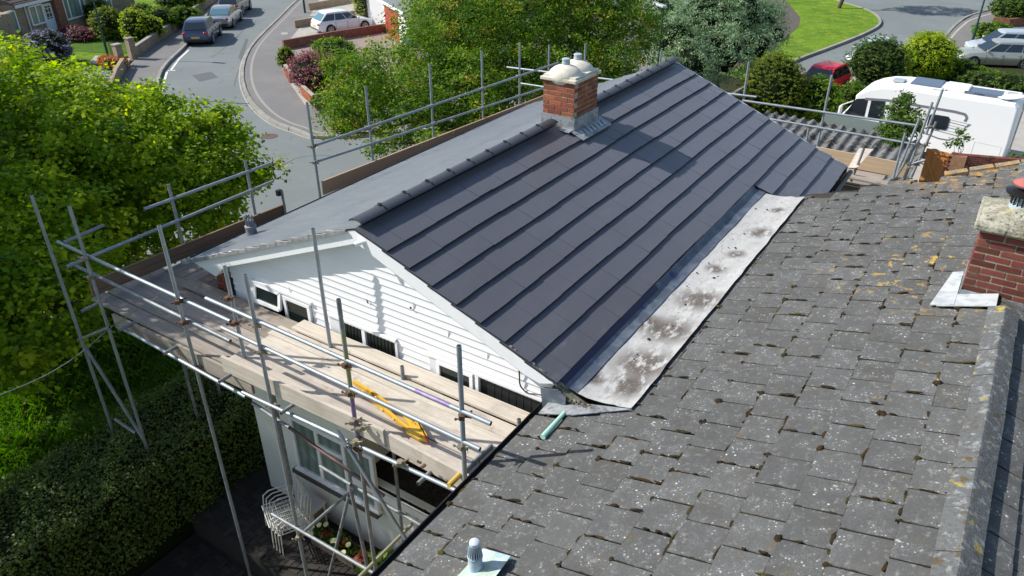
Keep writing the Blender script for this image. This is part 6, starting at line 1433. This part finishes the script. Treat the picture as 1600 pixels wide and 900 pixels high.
roofbox('rooflight', Lm/2-1.9, Lm/2-1.45, -.25, .25, .08, skylight); roofbox('solar_panel', Lm/2-3.25, Lm/2-2.15, -.65*sg-.4, -.65*sg+.75 if sg < 0 else .2, .05, pvcell, .004)
roofbox('air_conditioner', Lm/2-4.35, Lm/2-3.45, -.45, .45, .20, p_van, .06); roofbox('rooflight', Lm/2-4.95, Lm/2-4.5, -.45, .45, .09, skylight); roofbox('solar_panel', -Lm/2+.75, -Lm/2+2.05, -.35, .45, .12, pvcell, .004); roofbox('rooflight', -Lm/2+.30, -Lm/2+.65, -.6, -.1, .08, skylight)
MB().lathe((-Lm/2+.45, .35, Hm+.10), [(.05, -.1), (.42, 0), (.45, .03), (0, .10)], 20, ax=Matrix.Rotation(.15, 3, 'Y')).build('satellite_dish', p_van, mh, smooth=40)
mb = MB(); mb.path([(Lm/2-3.3, .1*sg, Hm+.03), (Lm/2-3.6, .55*sg, Hm+.03), (Lm/2-3.1, .65*sg, Hm+.03)], .01, 5); mb.build('roof_cable', blackpl, mh)
mb = MB()
for s in (-.2, .2): mb.tube((-Lm/2-.10, sg*.7+s, .9), (-Lm/2-.10, sg*.7+s, Hm+.1), .02, 6)
for i in range(7): mb.tube((-Lm/2-.10, sg*.7-.2, 1.0+i*.28), (-Lm/2-.10, sg*.7+.2, 1.0+i*.28), .015, 6)
mb.build('rear_ladder', rim, mh)

# ------------------------------------------------------------------ lean-to garage, gate and wall at the right
cg = thing('corrugated_garage', 'garage with a dark mossy corrugated sheet roof beyond the far scaffold', 'garage', PZ(1320, 240, -6.5))
C0, C1, C2, C3 = Vector((-1.6, 24.3, -5.35)), Vector((4.25, 23.6, -5.35)), Vector((4.1, 19.6, -5.75)), Vector((-1.7, 20.3, -5.75))
nr = 16; sheets = 8
for s_i in range(sheets):
    mb = MB(); vs = []; nn2 = 18; f0, f1 = s_i/sheets, (s_i+1)/sheets+.006
    for i in range(nn2+1):
        f = f0+(f1-f0)*i/nn2; top = C0.lerp(C1, f); bot = C3.lerp(C2, f); ph = f*nr*2*math.pi; dz = .062*math.cos(ph)+.006*(s_i % 2); vs += [top+Vector((0, 0, dz)), bot+Vector((0, 0, dz)), bot+Vector((0, 0, dz-.02)), top+Vector((0, 0, dz-.02))]
    fs = []
    for i in range(nn2): a_ = i*4; b_ = a_+4; fs += [(a_, a_+1, b_+1, b_), (a_+2, a_+3, b_+3, b_+2), (a_+1, a_+2, b_+2, b_+1), (a_+3, a_, b_, b_+3)]
    mb.add(vs, fs); mb.build('corrugated_sheet', corr, cg, smooth=70)
mb = MB(); mb.bb((-1.5, 20.4, -7.8), (4.0, 23.4, -5.85)); mb.build('wall', render_c, cg)
mb = MB(); mb.bar(C0.lerp(C1, .36)+Vector((0, .35, -.02)), C0.lerp(C1, .86)+Vector((0, .35, -.02)), .08, .62); mb.build('back_edge_board', mat('green_grey_board', (.17, .21, .20), .9), cg)  # plain grey-green board standing behind the upper roof edge
slab('paved_yard', [Vector(p) for p in ((-4, 14, 0), (12, 14, 0), (12, 30, 0), (-4, 34, 0))], Z0+.17, concrete, .1)
slab('planting_strip', [Vector(p) for p in ((-9.2, 11, 0), (-3, 11, 0), (-3, 36, 0), (-8.5, 38, 0))], Z0+.14, soil, .1)
gt = thing('timber_gate', 'orange stained boarded timber gate beside the brick wall at the right', 'gate', PZ(1465, 290, -7.6))
gA, gB = PZ(1450, 232, -5.85), PZ(1485, 240, -5.85); dgt = (gB-gA).normalized(); n_g = 8; Lg = (gB-gA).length
for i in range(n_g):
    c = gA+dgt*(Lg*(i+.5)/n_g)+Vector((0, 0, -.95)); MB().box(c, (Lg/n_g-.008, .03, 1.7), rz=math.atan2(dgt.y, dgt.x)).build('gate_board', gatewood, gt)
mb = MB(); mb.bar(gA+Vector((-.03, -.03, -.05)), gB+Vector((.03, -.03, -.05)), .07, .12); mb.build('top_rail', gatewood, gt)
mb = MB(); mb.bar(gA+Vector((0, -.03, -.25)), gB+Vector((0, -.03, -1.6)), .03, .09); mb.build('diagonal_brace', gatewood, gt)
bw_ = thing('yard_wall', 'old red brick wall running right from the timber gate, in front of the motorhome', 'wall', gB)
wA = gB+Vector((.05, 0, .02)); wB = PZ(1640, 252, -5.83)
dW = (wB-wA).normalized(); Lw = (wB-wA).length; aw = math.atan2(dW.y, dW.x)
mb = MB(); mb.bar(wA+Vector((0, 0, -1.0)), wB+Vector((0, 0, -1.0)), .20, 1.96); mb.build('mortar', mortar_d, bw_)
bme = bmesh_brick(brick_d, .22, .066, .22); nrow = 0
for r in range(9):
    s = -.11*(r % 2)
    while s < Lw-.1:
        c = wA+dW*(s+.115)+Vector((0, 0, -.035-r*.077)); inst('brick', random.choice(bme), Matrix.Translation(c) @ Matrix.Rotation(aw, 4, 'Z'), bw_); s += .232; nrow += 1
pa = wA+dW*.25; mb = MB(); mb.bb((pa.x-.25, pa.y-.18, Z0), (pa.x+.25, pa.y+.18, pa.z-.02)); mb.build('wall_pier', mat('buff_brick', (.30, .17, .09), .95, layers=[('cell', 9, .3, .8, (.22, .12, .07), .8)], bump=(30, .5, .01)), bw_)
# brick wall at the top right corner by the shrub
wallrun('garden_wall', 'short brown brick wall under the shrub in the top right corner', px((1548, 42), (1575, 44), (1620, 40)), .6, .22, brickwall_r)
